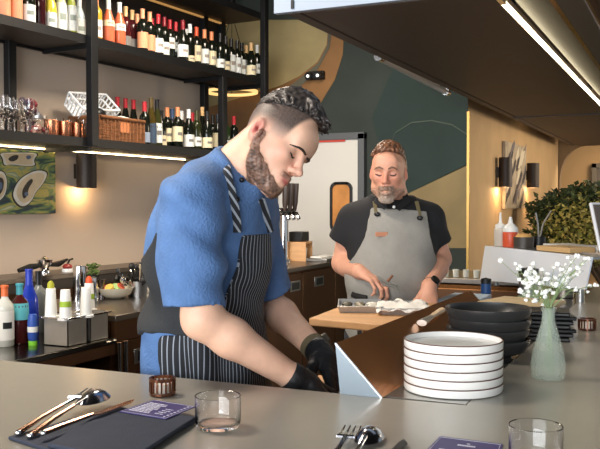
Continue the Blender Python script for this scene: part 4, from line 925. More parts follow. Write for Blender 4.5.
def put_mesh(name, V, F, mats, parent, col=None, base=None, extra=None):
    base = np.zeros(3) if base is None else base
    me = bpy.data.meshes.new(name); me.vertices.add(len(V)); me.vertices.foreach_set('co', (V-base).astype(np.float32).ravel())
    me.loops.add(F.size); me.loops.foreach_set('vertex_index', F.astype(np.int32).ravel()); me.polygons.add(len(F)); me.polygons.foreach_set('loop_start', np.arange(0, F.size, 4, dtype=np.int32))
    me.update(calc_edges=True); me.validate()
    for m in (mats if isinstance(mats, (list, tuple)) else [mats]): me.materials.append(m)
    me.polygons.foreach_set('use_smooth', [True]*len(me.polygons))
    if col is not None:
        at = me.color_attributes.new('Tone', 'FLOAT_COLOR', 'POINT'); at.data.foreach_set('color', np.concatenate([col, np.ones((len(V), 1))], 1).astype(np.float32).ravel())
    if extra is not None:
        at = me.attributes.new('Wrap', 'FLOAT', 'POINT'); at.data.foreach_set('value', extra.astype(np.float32))
    o = bpy.data.objects.new(name, me); C.objects.link(o)
    if parent: o.parent = parent
    return o
def shell_of(V, F, N, mask, off, skirt=.004):
    """the faces whose vertices are all in mask, lifted off the surface, with a rim turned inwards"""
    off = off if hasattr(off, '__len__') else np.full(len(V), off)
    fs = F[mask[F].all(1)]; used = np.unique(fs); mp = np.full(len(V), -1); mp[used] = np.arange(len(used))
    v1 = V[used]+N[used]*off[used][:, None]; f1 = mp[fs]
    e = np.concatenate([f1[:, [0, 1]], f1[:, [1, 2]], f1[:, [2, 3]], f1[:, [3, 0]]]); key = np.sort(e, 1); _, inv, ct = np.unique(key[:, 0]*10000000+key[:, 1], return_inverse=True, return_counts=True)
    be = e[ct[inv] == 1]; m = len(v1)
    for _ in range(6):
        s_ = np.zeros_like(v1); n_b = np.bincount(be.ravel(), minlength=m)
        for a, b in ((0, 1), (1, 0)):
            for j in range(3): s_[:, j] += np.bincount(be[:, a], v1[be[:, b], j], m)
        bd = n_b == 2; v1[bd] = .4*v1[bd]+.6*s_[bd]/2
    v2 = v1-N[used]*(off[used]+skirt)[:, None]
    f2 = np.stack([be[:, 1], be[:, 0], be[:, 0]+m, be[:, 1]+m], 1)
    return np.concatenate([v1, v2]), np.concatenate([f1, f2]), np.concatenate([used, used])
def inpoly(x, y, poly):
    r = np.zeros(len(x), bool); n = len(poly)
    for i in range(n):
        x0, y0 = poly[i]; x1, y1 = poly[(i+1) % n]
        if y0 == y1: continue
        c = ((y0 > y) != (y1 > y)) & (x < (x1-x0)*(y-y0)/(y1-y0)+x0); r ^= c
    return r
def wob(V, s, seed=0):
    a = seed*1.7; x, y, z = V[:, 0]*s, V[:, 1]*s, V[:, 2]*s
    return (np.sin(x*1.3+1.9*np.sin(y*.7+a)+a)+np.sin(y*1.7+1.6*np.sin(z*.9+2*a))+np.sin(z*1.5+1.7*np.sin(x*.8-a)+1))/3
def lc(rgb): return np.array(lin(rgb)[:3])
def unit(v): v = np.array(v, float); return v/np.linalg.norm(v)
def rotv(v, ax, a): return np.array(Matrix.Rotation(a, 3, Vector(ax)) @ Vector(v))
def hand(S, w, d, n, ts, size=1.0, curl=(.5, .5, .5, .5), bend=.5, grow=0.0, thumb=(.7, .6, .35), k=.006, spread=.06):
    """w wrist, d direction of the hand, n the way the palm faces, ts +1/-1: the side of the thumb along cross(d, n)"""
    d = unit(d); n = unit(np.array(n)-d*(np.array(n)@d)); s = np.cross(d, n)*ts; g = grow; z = size
    S.ell(w+d*.05*z, np.array([.052*z, .036*z, .0155*z])+g, np.stack([d, s, n], 1), k=.012)
    S.cap(w-d*.01, w+d*.03*z, .026*z+g, .022*z+g, k=.02)
    base = [(.03, .088), (.0105, .094), (-.0095, .090), (-.028, .08)]; ln = [(.042, .026, .02), (.046, .03, .022), (.043, .028, .021), (.034, .021, .018)]; rad = [.0092, .0094, .009, .008]
    for i in range(4):
        b = w+s*base[i][0]*z+d*base[i][1]*z; S.cap(w+d*.03*z+s*base[i][0]*.5*z, b, .012*z+g, rad[i]*1.12*z+g, k=k)
        dr = rotv(d, n, -ts*spread*(1.5-i)); ax = np.cross(dr, n); p = b
        for j in range(3):
            dr = rotv(dr, ax, curl[i]*(.8 if j == 0 else bend*2)); q = p+dr*ln[i][j]*z; S.cap(p, q, (rad[i]-.0006*j)*z+g, (rad[i]-.0006*(j+1))*z+g, k=.003); p = q
    tb = w+d*.026*z+s*.026*z+n*.006*z; td = unit(d*thumb[0]+s*thumb[1]+n*thumb[2]); p = tb; S.cap(w+d*.012*z, tb, .02*z+g, .0145*z+g, k=.012)
    for l_, r0, r1 in ((.036, .0135, .0105), (.032, .0105, .0085)): q = p+td*l_*z; S.cap(p, q, r0*z+g, r1*z+g, k=.004); p = q; td = unit(td+d*.35+n*.15)
def head(S, H, R, z=1.0, ears=(1, -1), nose=1.0, skull=(-.012, .03, .097, .082), wy=1.0):
    """head-local axes: x forward, y to the person's left, z up"""
    W3 = np.array([1, wy, 1.0]); T = lambda x, y, zz: H+R@(np.array([x, y, zz])*W3)*z
    E = lambda c, r, k=.01, sub=False, Q=None: S.ell(T(*c), np.array(r)*W3*z, R if Q is None else R@Q, k=k*z, sub=sub)
    Kp = lambda a, b, ra, rb, k=.01, sub=False: S.cap(T(*a), T(*b), ra*z, rb*z, k=k*z, sub=sub)
    E((skull[0], 0, skull[1]), (skull[2], .074, skull[3])); E((.02, 0, .0), (.072, .066, .085), .03)
    E((.033, 0, -.04), (.056, .054, .068), .03)
    for y in (1, -1):
        Kp((-.002, .056*y, -.035), (.02, .052*y, -.068), .016, .016, .03); Kp((.02, .052*y, -.068), (.07, .016*y, -.1), .016, .015, .025)
        E((.063, .040*y, -.014), (.026, .02, .02), .022)
    E((.077, 0, -.098), (.02, .022, .018), .02); E((.082, 0, -.064), (.018, .026, .022), .02)
    E((.082, 0, .045), (.02, .05, .035), .03)
    Kp((.084, -.036, .022), (.09, -.012, .018), .010, .010, .012); Kp((.084, .036, .022), (.09, .012, .018), .010, .010, .012)
    for y in (1, -1):
        E((.1, .031*y, .002), (.016, .016, .011), .012, True); E((.076, .031*y, .0), (.0145, .0165, .0135), .004)
    Kp((.093, 0, .012), (.112*nose, 0, -.026), .008, .0105, .008); E((.117*nose, 0, -.029), (.0115, .011, .0095), .006)
    for y in (1, -1): E((.104, .0115*y, -.033), (.0105, .0075, .008), .005)
    for y in (1, -1): E((.112, .006*y, -.0405), (.005, .0035, .003), .002, True)
    Kp((.094, -.017, -.064), (.099, 0, -.060), .005, .0065, .006); Kp((.099, 0, -.060), (.094, .017, -.064), .0065, .005, .006)
    Kp((.093, -.014, -.073), (.096, 0, -.074), .0055, .0072, .005); Kp((.096, 0, -.074), (.093, .014, -.073), .0072, .0055, .005)
    Kp((.106, -.022, -.0672), (.108, .022, -.0672), .0035, .0035, .003, True)
    for y in ears:
        Q = frame((-.28, .95*y, .1), (1, 0, .25)); c = np.array([-.012, .077*y, -.002])
        E(c, (.020, .034, .0095), .005, False, Q); E(c+np.array([.003, .0085*y, .004]), (.012, .021, .0075), .003, True, Q); E(c+np.array([-.002, .004*y, -.004]), (.006, .010, .005), .003, False, Q)
        Kp((-.004, .079*y, -.026), (-.001, .078*y, -.031), .0075, .006, .005)
def head_q(V, H, R, z): return ((V-H)@R)/z
def snap(V, N, q, T, pts, lift):
    out = []
    for x, y, z in pts:
        d = (q[:, 1]-y)**2+(q[:, 2]-z)**2+1e3*(q[:, 0] < .035); k = int(np.argmin(d)); out.append(V[k]+N[k]*lift)
    return out
def tufts(S, T, pts, r0=.006, k=.004):
    for a, b in pts: S.cap(T(a), T((np.array(a)+np.array(b))/2+np.array([0, 0, .004])), r0, r0*.8, k); S.cap(T((np.array(a)+np.array(b))/2+np.array([0, 0, .004])), T(b), r0*.8, r0*.45, k)
skin_mat = M('skin', (220, 170, 145), .5, 0, var=.05, vscale=60, attr='Tone', sss=.06, bump=.06, bscale=400)
hair_mat = M('hair', (40, 34, 30), .45, 0, var=.25, vscale=120, attr='Tone')
# ================================================================== THE YOUNG COOK (left)
def chef():
    base = np.array([*P(200, 400, 2.14)[:2], 0.0]); root = thing('person', 'young man in blue chef jacket and pinstripe apron, head bowed, working behind the bar', 'person', base)
    fr = np.array([1.0, -.10, 0]); fr /= np.linalg.norm(fr); lf_ = np.array([-fr[1], fr[0], 0]); up = np.array([0, 0, 1.0])
    B = np.stack([fr, lf_, up], 1)
    # joints
    pel = P(207, 402, 2.14); wai = P(203, 335, 2.12); che = P(209, 255, 2.08); sho = P(216, 210, 2.05); nk0 = P(229, 182, 2.02); nk1 = P(258, 148, 2.0)
    shR, elR, wrR = P(191, 203, 1.88), P(202, 319, 1.84), P(297, 380, 1.90); shL, elL, wrL = P(250, 212, 2.20), P(266, 300, 2.30), P(320, 353, 2.10)
    HR = np.array([[.8814, -.0769, .4661], [-.1207, .9172, .3796], [-.4567, -.3908, .7992]]); fh, lh, uh = HR[:, 0], HR[:, 1], HR[:, 2]; HC = P(271.6, 144.0, 2.0); HZ = .93
    d_hL = unit(P(338, 384, 2.03)-wrL); d_hR = unit(P(330, 398, 1.97)-wrR)
    def limbs(S, g=0.0):
        S.chain([shR, elR], [.052+g, .043+g], .02); S.chain([elR, elR+(wrR-elR)*.3, wrR], [.043+g, .043+g, .0275+g], .02)
        S.chain([shL, elL], [.052+g, .043+g], .02); S.chain([elL, elL+(wrL-elL)*.3, wrL], [.041+g, .042+g, .0275+g], .02)
    S = Field(base+np.array([-.36, -.42, -.01]), base+np.array([.60, .48, 1.84]), .0037)
    S.ell(pel, (.12, .165, .14), B); S.ell(wai, (.115, .15, .14), B, .06); S.ell(che, (.122, .168, .165), B, .06); S.ell(sho+fr*.008, (.09, .165, .10), B, .05)
    for s_, hp in ((1, 1), (-1, -1)):
        a = pel+lf_*.09*s_+np.array([0, 0, -.08]); S.chain([a, np.array([a[0]+.01, a[1], .5]), np.array([a[0]-.01, a[1], .09])], [.085, .058, .04], .03); S.cap(np.array([a[0]-.03, a[1], .035]), np.array([a[0]+.15, a[1], .03]), .035, .03, .03)
    limbs(S); S.cap(nk0, shR, .05, .055, .04); S.cap(nk0, shL, .05, .055, .04)
    S.chain([nk0-up*.03, nk0+(nk1-nk0)*.5, nk1], [.068, .056, .056], .03)
    head(S, HC, HR, HZ, skull=(-.003, .052, .09, .10))
    hand(S, wrL, d_hL, unit(-RGT*.6+FWD*.2-UPV*.5), -1, 1.0, (.35, .4, .45, .5)); hand(S, wrR, d_hR, unit(-UPV+RGT*.1), -1, 1.0, (.5, .5, .5, .5))
    V, F = S.mesh(1); N = normals(V, F); del S
    q = head_q(V, HC, HR, HZ); px, py, pf = proj(V)
    skin = lc((226, 180, 152)); col = np.tile(skin, (len(V), 1)); onhead = (np.abs(q[:, 0]) < .14) & (np.abs(q[:, 1]) < .1) & (q[:, 2] > -.13) & (q[:, 2] < .14)
    def blend(m, c): nonlocal col; m = np.clip(m, 0, 1)[:, None]; col = col*(1-m)+np.array(c)*m
    g3 = lambda c, r: np.exp(-(((q-np.array(c))/np.array(r))**2).sum(1))
    blend(.45*onhead*g3((.09, 0, -.03), (.05, .04, .03)), lc((216, 138, 118))); blend(.5*(g3((.06, -.055, -.02), (.035, .03, .03))+g3((.06, .055, -.02), (.035, .03, .03))), lc((214, 146, 124)))
    for y in (1, -1): blend(.75*g3((-.014, .084*y, -.002), (.026, .014, .036))*onhead, lc((208, 104, 98)))
    for y in (1, -1): blend(1.1*g3((-.008, .083*y, .0), (.009, .02, .017))*onhead, lc((150, 66, 62)))
    blend(1.2*g3((.1, 0, -.067), (.016, .022, .009)), lc((188, 104, 96)))
    # close-cropped sides: hair that thins out towards the ear and nape
    ss = lambda a: np.clip(a, 0, 1)**2*(3-2*np.clip(a, 0, 1))
    dens = ss((q[:, 2]+.002+.3*np.clip(-q[:, 0]-.03, 0, .1))/.055)*ss((.066+.12*(q[:, 2]-.03)-q[:, 0])/.010)*onhead
    blend(dens*(.93+.07*wob(V, 700, 3)), lc((62, 55, 52))); blend(onhead*ss((-.045-q[:, 0])/.02)*ss((q[:, 2]+.055)/.06)*.8, lc((92, 78, 72)))
    blend(.35*onhead*ss((.06-q[:, 0])/.02)*ss((q[:, 2]+.012)/.04)*ss((.05-q[:, 2])/.02)*(np.abs(q[:, 1]) > .045)*ss((np.abs(q[:, 0]+.012)-.024)/.01), lc((120, 108, 102)))
    lim = -.020-.62*np.clip(q[:, 0], 0, .1)
    brd = ss((lim-q[:, 2]+.005*wob(V, 260, 1))/.014)*ss((q[:, 0]+.004+.25*(q[:, 2]+.03))/.012)*ss((N@uh+.97)/.12)
    brd = np.maximum(brd, ss((q[:, 0]+.004)/.008)*ss((.024-q[:, 0])/.01)*ss((.014-q[:, 2])/.02)*(q[:, 2] > -.05)*.75)
    mst = ss((q[:, 0]-.078)/.008)*ss((-.044-q[:, 2])/.006)*ss((.03-np.abs(q[:, 1]))/.008)*(q[:, 2] > -.064)*.75
    lipz = np.exp(-(((q-np.array((.1, 0, -.067)))/np.array((.016, .019, .0075)))**2).sum(1)); brd = np.maximum(brd, mst)*onhead*(1-np.clip(1.6*lipz, 0, 1))*(q[:, 2] > -.13)
    bcol = lc((50, 36, 30))*(1-np.clip(.35+.5*wob(V, 520, 5)+.3*wob(V, 150, 2), 0, .8))[:, None]+lc((168, 126, 104))*np.clip(.35+.5*wob(V, 520, 5)+.3*wob(V, 150, 2), 0, .8)[:, None]
    col = col*(1-brd[:, None]*.92)+bcol*brd[:, None]*.92
    body = put_mesh('body', V, F, skin_mat, root, col, base)
    # beard, brows, lashes
    bv, bf, bi = shell_of(V, F, N, brd > .2, .0036*np.clip((brd-.2)/.7, 0, 1)*(1+.6*wob(V, 420, 2))+.0001, .002); put_mesh('beard', bv, bf, hair_mat, root, col[bi]*.8, base)
    for y in (1, -1):
        bw = MB(); bw.tube(snap(V, N, q, None, [(0, .008*y, .0165), (0, .018*y, .0185), (0, .028*y, .0195), (0, .038*y, .0185), (0, .047*y, .0145), (0, .053*y, .010)], .0006), [.0022, .003, .0032, .0028, .002, .001], 8); bw.build('eyebrow', M('brow', (52, 40, 34), .7), root, loc=None).location = tuple(-base)
        ls = MB(); ls.tube(snap(V, N, q, None, [(0, .019*y, -.005), (0, .027*y, -.0085), (0, .036*y, -.0085), (0, .045*y, -.004)], .0004), [.0013, .0022, .0022, .0012], 6); ls.build('eyelashes', M('lash', (40, 30, 26), .6), root).location = tuple(-base)
    # hair on top
    T = lambda p: HC+HR@(np.array(p)*HZ)
    Hs = Field(HC-.19, HC+.19, .0032)
    Hs.ell(T((-.003, 0, .054)), np.array((.0935, .0748, .1075))*HZ, HR, clip=[(T((0, 0, .084)), unit(-uh+fh*.30))])
    Hs.ell(T((.042, 0, .124)), np.array((.034, .050, .022))*HZ, HR, .02)
    rr = random.Random(11); st = []
    for k in range(300):
        x, y = rr.uniform(-.09, .088), rr.uniform(-.07, .07); e = (x/.094)**2+(y/.076)**2
        if e > .97: continue
        zt = .054+.107*math.sqrt(1-e)
        if zt < .088+.30*x: continue
        a = rr.uniform(-.8, .8); l_ = rr.uniform(.022, .045); d_ = np.array([math.cos(a), math.sin(a), 0])*l_ if x > .0 else np.array([math.cos(a), math.sin(a)*1.3, 0])*l_
        e2 = ((x+d_[0])/.094)**2+((y+d_[1])/.076)**2; z2 = .054+.107*math.sqrt(max(0, 1-min(e2, 1)))+rr.uniform(-.004, .010)+(.008 if x > .05 else 0)
        st.append(((x, y, zt-.002), (x+d_[0], y+d_[1], max(z2, .088+.30*(x+d_[0])-.004))))
    for k in range(46):
        y = rr.uniform(-.05, .05); st.append(((rr.uniform(.03, .06), y, .136), (rr.uniform(.066, .085), y+rr.uniform(-.012, .012), rr.uniform(.108, .138))))
    tufts(Hs, T, st, .0052, .003)
    hv, hf = Hs.mesh(0); t = np.clip(.45+.6*wob(hv, 240, 4), 0, 1)[:, None]; put_mesh('hair', hv, hf, hair_mat, root, lc((30, 27, 26))*(1-t)+lc((72, 64, 60))*t, base)
    # jacket
    J = Field(base+np.array([-.36, -.42, .78]), base+np.array([.5, .52, 1.72]), .0046)
    J.ell(pel+up*.03, (.142, .185, .16), B, clip=[(pel-up*.09, -up)]); J.ell(wai, (.138, .172, .15), B, .07); J.ell(che, (.143, .185, .175), B, .06); J.ell(sho+fr*.008, (.106, .18, .112), B, .05)
    J.ell(sho-fr*.012-lf_*.02, (.085, .14, .10), B, .05)
    J.cap(nk0-up*.012, shR-up*.0, .062, .068, .045); J.cap(nk0-up*.012, shL, .062, .068, .045)
    eR = P(194, 307, 1.85); mR = P(191, 262, 1.865); eL = P(266, 290, 2.285); uR = unit(eR-shR); uL = unit(eL-shL)
    J.cap(shR, mR, .066, .073, .03); J.cap(mR, eR+uR*.05, .073, .066, .02, clip=[(eR, uR)]); J.cap(shL, eL+uL*.08, .066, .073, .03, clip=[(eL, uL)])
    J.cap(nk0-up*.02, nk0+(nk1-nk0)*.42+fr*.0, .078, .074, .03, clip=[(nk0+(nk1-nk0)*.40, unit(nk1-nk0))])
    J.cap(nk0+(nk1-nk0)*.30, nk1+(nk1-nk0)*.2, .063, .060, .004, sub=True); J.cap(eR-uR*.012, elR, .049, .054, .004, sub=True); J.cap(eL-uL*.012, elL, .048, .052, .004, sub=True)
    jv, jf = J.mesh(1); jn = normals(jv, jf); del J
    loc_ = (jv-che)@B; arm = np.clip(1-np.abs((jv-shR)@np.cross(uR, [0, 0, 1]))/.1, 0, 1)
    fold = .0055*np.sin(34*(jv@unit(RGT*.5-UPV*.9))+5*np.sin(9*jv[:, 2]+14*(jv@RGT)))*np.clip(wob(jv, 9, 1)+.6, 0, 1)+.0035*wob(jv, 30, 2)
    jv = jv+jn*fold[:, None]; jn = normals(jv, jf)
    blue = M('jacket_blue', (84, 118, 166), .8, 0, var=.16, vscale=22, bump=.35, bscale=160); put_mesh('jacket', jv, jf, blue, root, None, base)
    jx, jy, jd = proj(jv); back = ((jv-sho)@fr)
    # black vented side and back panel
    poly = [(141, 262), (150, 247), (160, 226), (172, 226), (172, 296), (180, 304), (214, 312), (208, 336), (180, 336), (120, 332), (120, 268)]
    front_side = inpoly(jx, jy, poly) & (jn@lf_ < .35) & (np.abs((jv-shR)@np.cross(uR, unit(np.cross(uR, FWD)))) > -1)
    armd = np.linalg.norm((jv-shR)-np.outer(np.clip((jv-shR)@uR, 0, .4), uR), axis=1)
    bk = (jn@fr < -.55) & (jv[:, 2] < P(0, 264, 2.05)[2]) & (jv[:, 2] > P(0, 335, 2.05)[2])
    pm = (front_side | bk) & (armd > .085)
    v, f, i = shell_of(jv, jf, jn, pm, .0045+.012*np.clip((P(0, 290, 2)[2]-jv[:, 2])/.1, 0, 1)*np.clip((jv[:, 2]-P(0, 342, 2.05)[2])/.05, 0, 1)); put_mesh('vent_panel', v, f, M('vent_black', (44, 46, 48), .85, 0, bump=.25, bscale=220), root, None, base)
    # collar seam, buttons, shoulder seam
    # apron: bib and skirt wrapped round the body
    th = np.arctan2((jv-che)@lf_, (jv-che)@fr); h1 = P(0, 232, 2.1)[2]; h2 = P(0, 335, 2.0)[2]
    hh = np.clip((h1-jv[:, 2])/(h1-h2), 0, 1.6); lim_r = np.where(hh > .97, -1.75, -.42-.55*hh**1.6); lim_l = -lim_r
    am = (jv[:, 2] < h1+.01*0) & (th > lim_r) & (th < lim_l) & (armd > .086) & (np.linalg.norm((jv-shL)-np.outer(np.clip((jv-shL)@uL, 0, .4), uL), axis=1) > .082)
    wr = np.where(hh < 10, th*.155, 0)
    v, f, i = shell_of(jv, jf, jn, am, .007+.004*np.clip(hh-.8, 0, 1), .006)
    apm = M('apron_pinstripe', (40, 42, 46), .85); nt = apm.node_tree; b = nt.nodes['Principled BSDF']
    at = nt.nodes.new('ShaderNodeAttribute'); at.attribute_name = 'Wrap'; m1 = nt.nodes.new('ShaderNodeMath'); m1.operation = 'MULTIPLY'; m1.inputs[1].default_value = 1/.0125; m2 = nt.nodes.new('ShaderNodeMath'); m2.operation = 'FRACT'; m3 = nt.nodes.new('ShaderNodeMath'); m3.operation = 'LESS_THAN'; m3.inputs[1].default_value = .2
    mx = nt.nodes.new('ShaderNodeMix'); mx.data_type = 'RGBA'; mx.inputs['A'].default_value = lin((36, 38, 42)); mx.inputs['B'].default_value = lin((150, 156, 166))
    nt.links.new(at.outputs['Fac'], m1.inputs[0]); nt.links.new(m1.outputs[0], m2.inputs[0]); nt.links.new(m2.outputs[0], m3.inputs[0]); nt.links.new(m3.outputs[0], mx.inputs['Factor']); nt.links.new(mx.outputs['Result'], b.inputs['Base Color'])
    ap = put_mesh('apron', v, f, apm, root, None, base, wr[i]+.002*wob(v, 14, 4))
    # lower skirt of the apron and the jacket tail
    K = Field(base+np.array([-.3, -.32, .5]), base+np.array([.32, .34, 1.14]), .006)
    K.ell(pel-up*.02, (.152, .196, .2), B); K.cap(pel-up*.1, pel-up*.5, .15, .17, .05)
    kv, kf = K.mesh(1); kn = normals(kv, kf); kt = np.arctan2((kv-pel)@lf_, (kv-pel)@fr); km = (np.abs(kt) < 1.68) & (kv[:, 2] < P(0, 333, 2.05)[2]) & (kv[:, 2] > .56)
    v, f, i = shell_of(kv, kf, kn, km, .004+.004*wob(kv, 22, 3), .006); put_mesh('apron_skirt', v, f, apm, root, None, base, (kt*.165)[i])
    km = (np.abs(kt) >= 1.9) & (kv[:, 2] < P(0, 340, 2.1)[2]) & (kv[:, 2] > .8); v, f, i = shell_of(kv, kf, kn, km, .002, .006); put_mesh('jacket_tail', v, f, blue, root, None, base)
    # neck straps, waist ties
    def on_jacket(px_, py_, lift=.006):
        c = (np.abs(jx-px_) < 3) & (np.abs(jy-py_) < 3); k = np.where(c)[0]
        if len(k) == 0: return P(px_, py_, 2.0)
        k = k[np.argmin(jd[k])]; return jv[k]+jn[k]*lift
    stp = M('strap_stripe', (40, 42, 46), .8); nt = stp.node_tree; b = nt.nodes['Principled BSDF']; wv = nt.nodes.new('ShaderNodeTexWave'); wv.inputs['Scale'].default_value = 26; wv.bands_direction = 'DIAGONAL'; tc = nt.nodes.new('ShaderNodeTexCoord'); cr = nt.nodes.new('ShaderNodeValToRGB'); cr.color_ramp.interpolation = 'CONSTANT'; cr.color_ramp.elements[0].color = lin((34, 36, 40)); cr.color_ramp.elements[1].color = lin((150, 156, 164)); cr.color_ramp.elements[1].position = .72
    nt.links.new(tc.outputs['Object'], wv.inputs['Vector']); nt.links.new(wv.outputs['Fac'], cr.inputs['Fac']); nt.links.new(cr.outputs['Color'], b.inputs['Base Color'])
    pts = [on_jacket(*p) for p in ((238, 234), (237, 222), (235, 208), (232, 195), (229, 182), (227, 170), (225.5, 160))]+[P(227, 149, 2.03)]; pts = [pts[0]]+[(pts[i-1]+pts[i]+pts[i+1])/3 for i in range(1, len(pts)-1)]+[pts[-1]]
    mb = MB(); mb.tube(pts, .0105, 8, 0, .3, FWD); mb.build('neck_strap', stp, root).location = tuple(-base)
    pts = [on_jacket(*p) for p in ((271, 234), (268, 224), (265, 212), (262, 202))]+[P(258, 190, 2.07)]; mb = MB(); mb.tube(pts, .0085, 8, 0, .3, FWD); mb.build('neck_strap', stp, root).location = tuple(-base)
    bt = M('button_black', (26, 26, 28), .3)
    for p in ((238, 198), (244, 178)):
        c = on_jacket(p[0], p[1], .004); mb = MB(); mb.ell(c, .0065, 10); mb.build('button', bt, root).location = tuple(-base)
    k = P(249, 341, 1.98); mb = MB()
    mb.ell(k, (.02, .016, .014), 10); mb.tube([k, k+np.array([.02, -.01, -.03]), k+np.array([.015, -.02, -.07])], .006, 6); mb.tube([k, k+np.array([.035, 0, .0]), k+np.array([.045, 0, -.035])], .006, 6); mb.build('waist_tie', bt, root).location = tuple(-base)
    # gloves, watch
    glv = M('glove_black', (30, 31, 33), .55, 0, bump=.3, bscale=90)
    for w_, d_, n_, el_ in ((wrL, d_hL, unit(-RGT*.6+FWD*.2-UPV*.5), elL), (wrR, d_hR, unit(-UPV+RGT*.1), elR)):
        G = Field(w_-.06+d_*.09-.1, w_+.06+d_*.09+.1, .0032); cu = .35 if w_ is wrL else .5
        hand(G, w_, d_, n_, -1, 1.0, (cu, cu+.05, cu+.1, cu+.12), grow=.0042); ax_ = unit(w_-el_); G.cap(w_-ax_*.012, w_+d_*.03, .0335, .0325, .01); gv, gf = G.mesh(1); put_mesh('glove', gv, gf, glv, root, None, base)
    ax_ = unit(wrL-elL); c = wrL-ax_*.03; Rm = frame(ax_, RGT+UPV*.2); strap = M('watch_strap', (112, 100, 74), .8, 0, bump=.4, bscale=250)
    mb = MB(); mb.lathe([(.0305, -.011), (.0335, -.010), (.0335, .010), (.0305, .011)], 28, c, 0, Rm, cap=False); w0 = mb.build('watch_strap', strap, root); w0.location = tuple(-base)
    mb = MB(); mb.cyl(c+Rm@np.array([.030, 0, 0]), c+Rm@np.array([.042, 0, 0]), .017); mb.build('watch_case', M('watch_case', (96, 92, 80), .35, .6), w0)
    # trousers and shoes
    Tq = Field(base+np.array([-.3, -.3, -.01]), base+np.array([.36, .34, 1.0]), .009)
    Tq.ell(pel-up*.05, (.135, .178, .12), B)
    for s_ in (1, -1): a = pel+lf_*.09*s_+np.array([0, 0, -.08]); Tq.chain([a, np.array([a[0]+.01, a[1], .5]), np.array([a[0]-.01, a[1], .1])], [.1, .078, .065], .03)
    tv, tf = Tq.mesh(1); put_mesh('trousers', tv, tf, M('trouser_dark', (40, 42, 48), .85), root, None, base)
    for s_ in (1, -1):
        a = pel+lf_*.09*s_; K = Field(np.array([a[0]-.1, a[1]-.07, -.01]), np.array([a[0]+.24, a[1]+.07, .14]), .006); K.cap((a[0]-.03, a[1], .045), (a[0]+.16, a[1], .038), .046, .038, .01, clip=[((0, 0, 0.002), (0, 0, -1))]); K.cap((a[0]-.02, a[1], .05), (a[0]-.015, a[1], .1), .05, .052, .02); sv, sf = K.mesh(1); put_mesh('shoe', sv, sf, black_plastic, root, None, base)
chef()
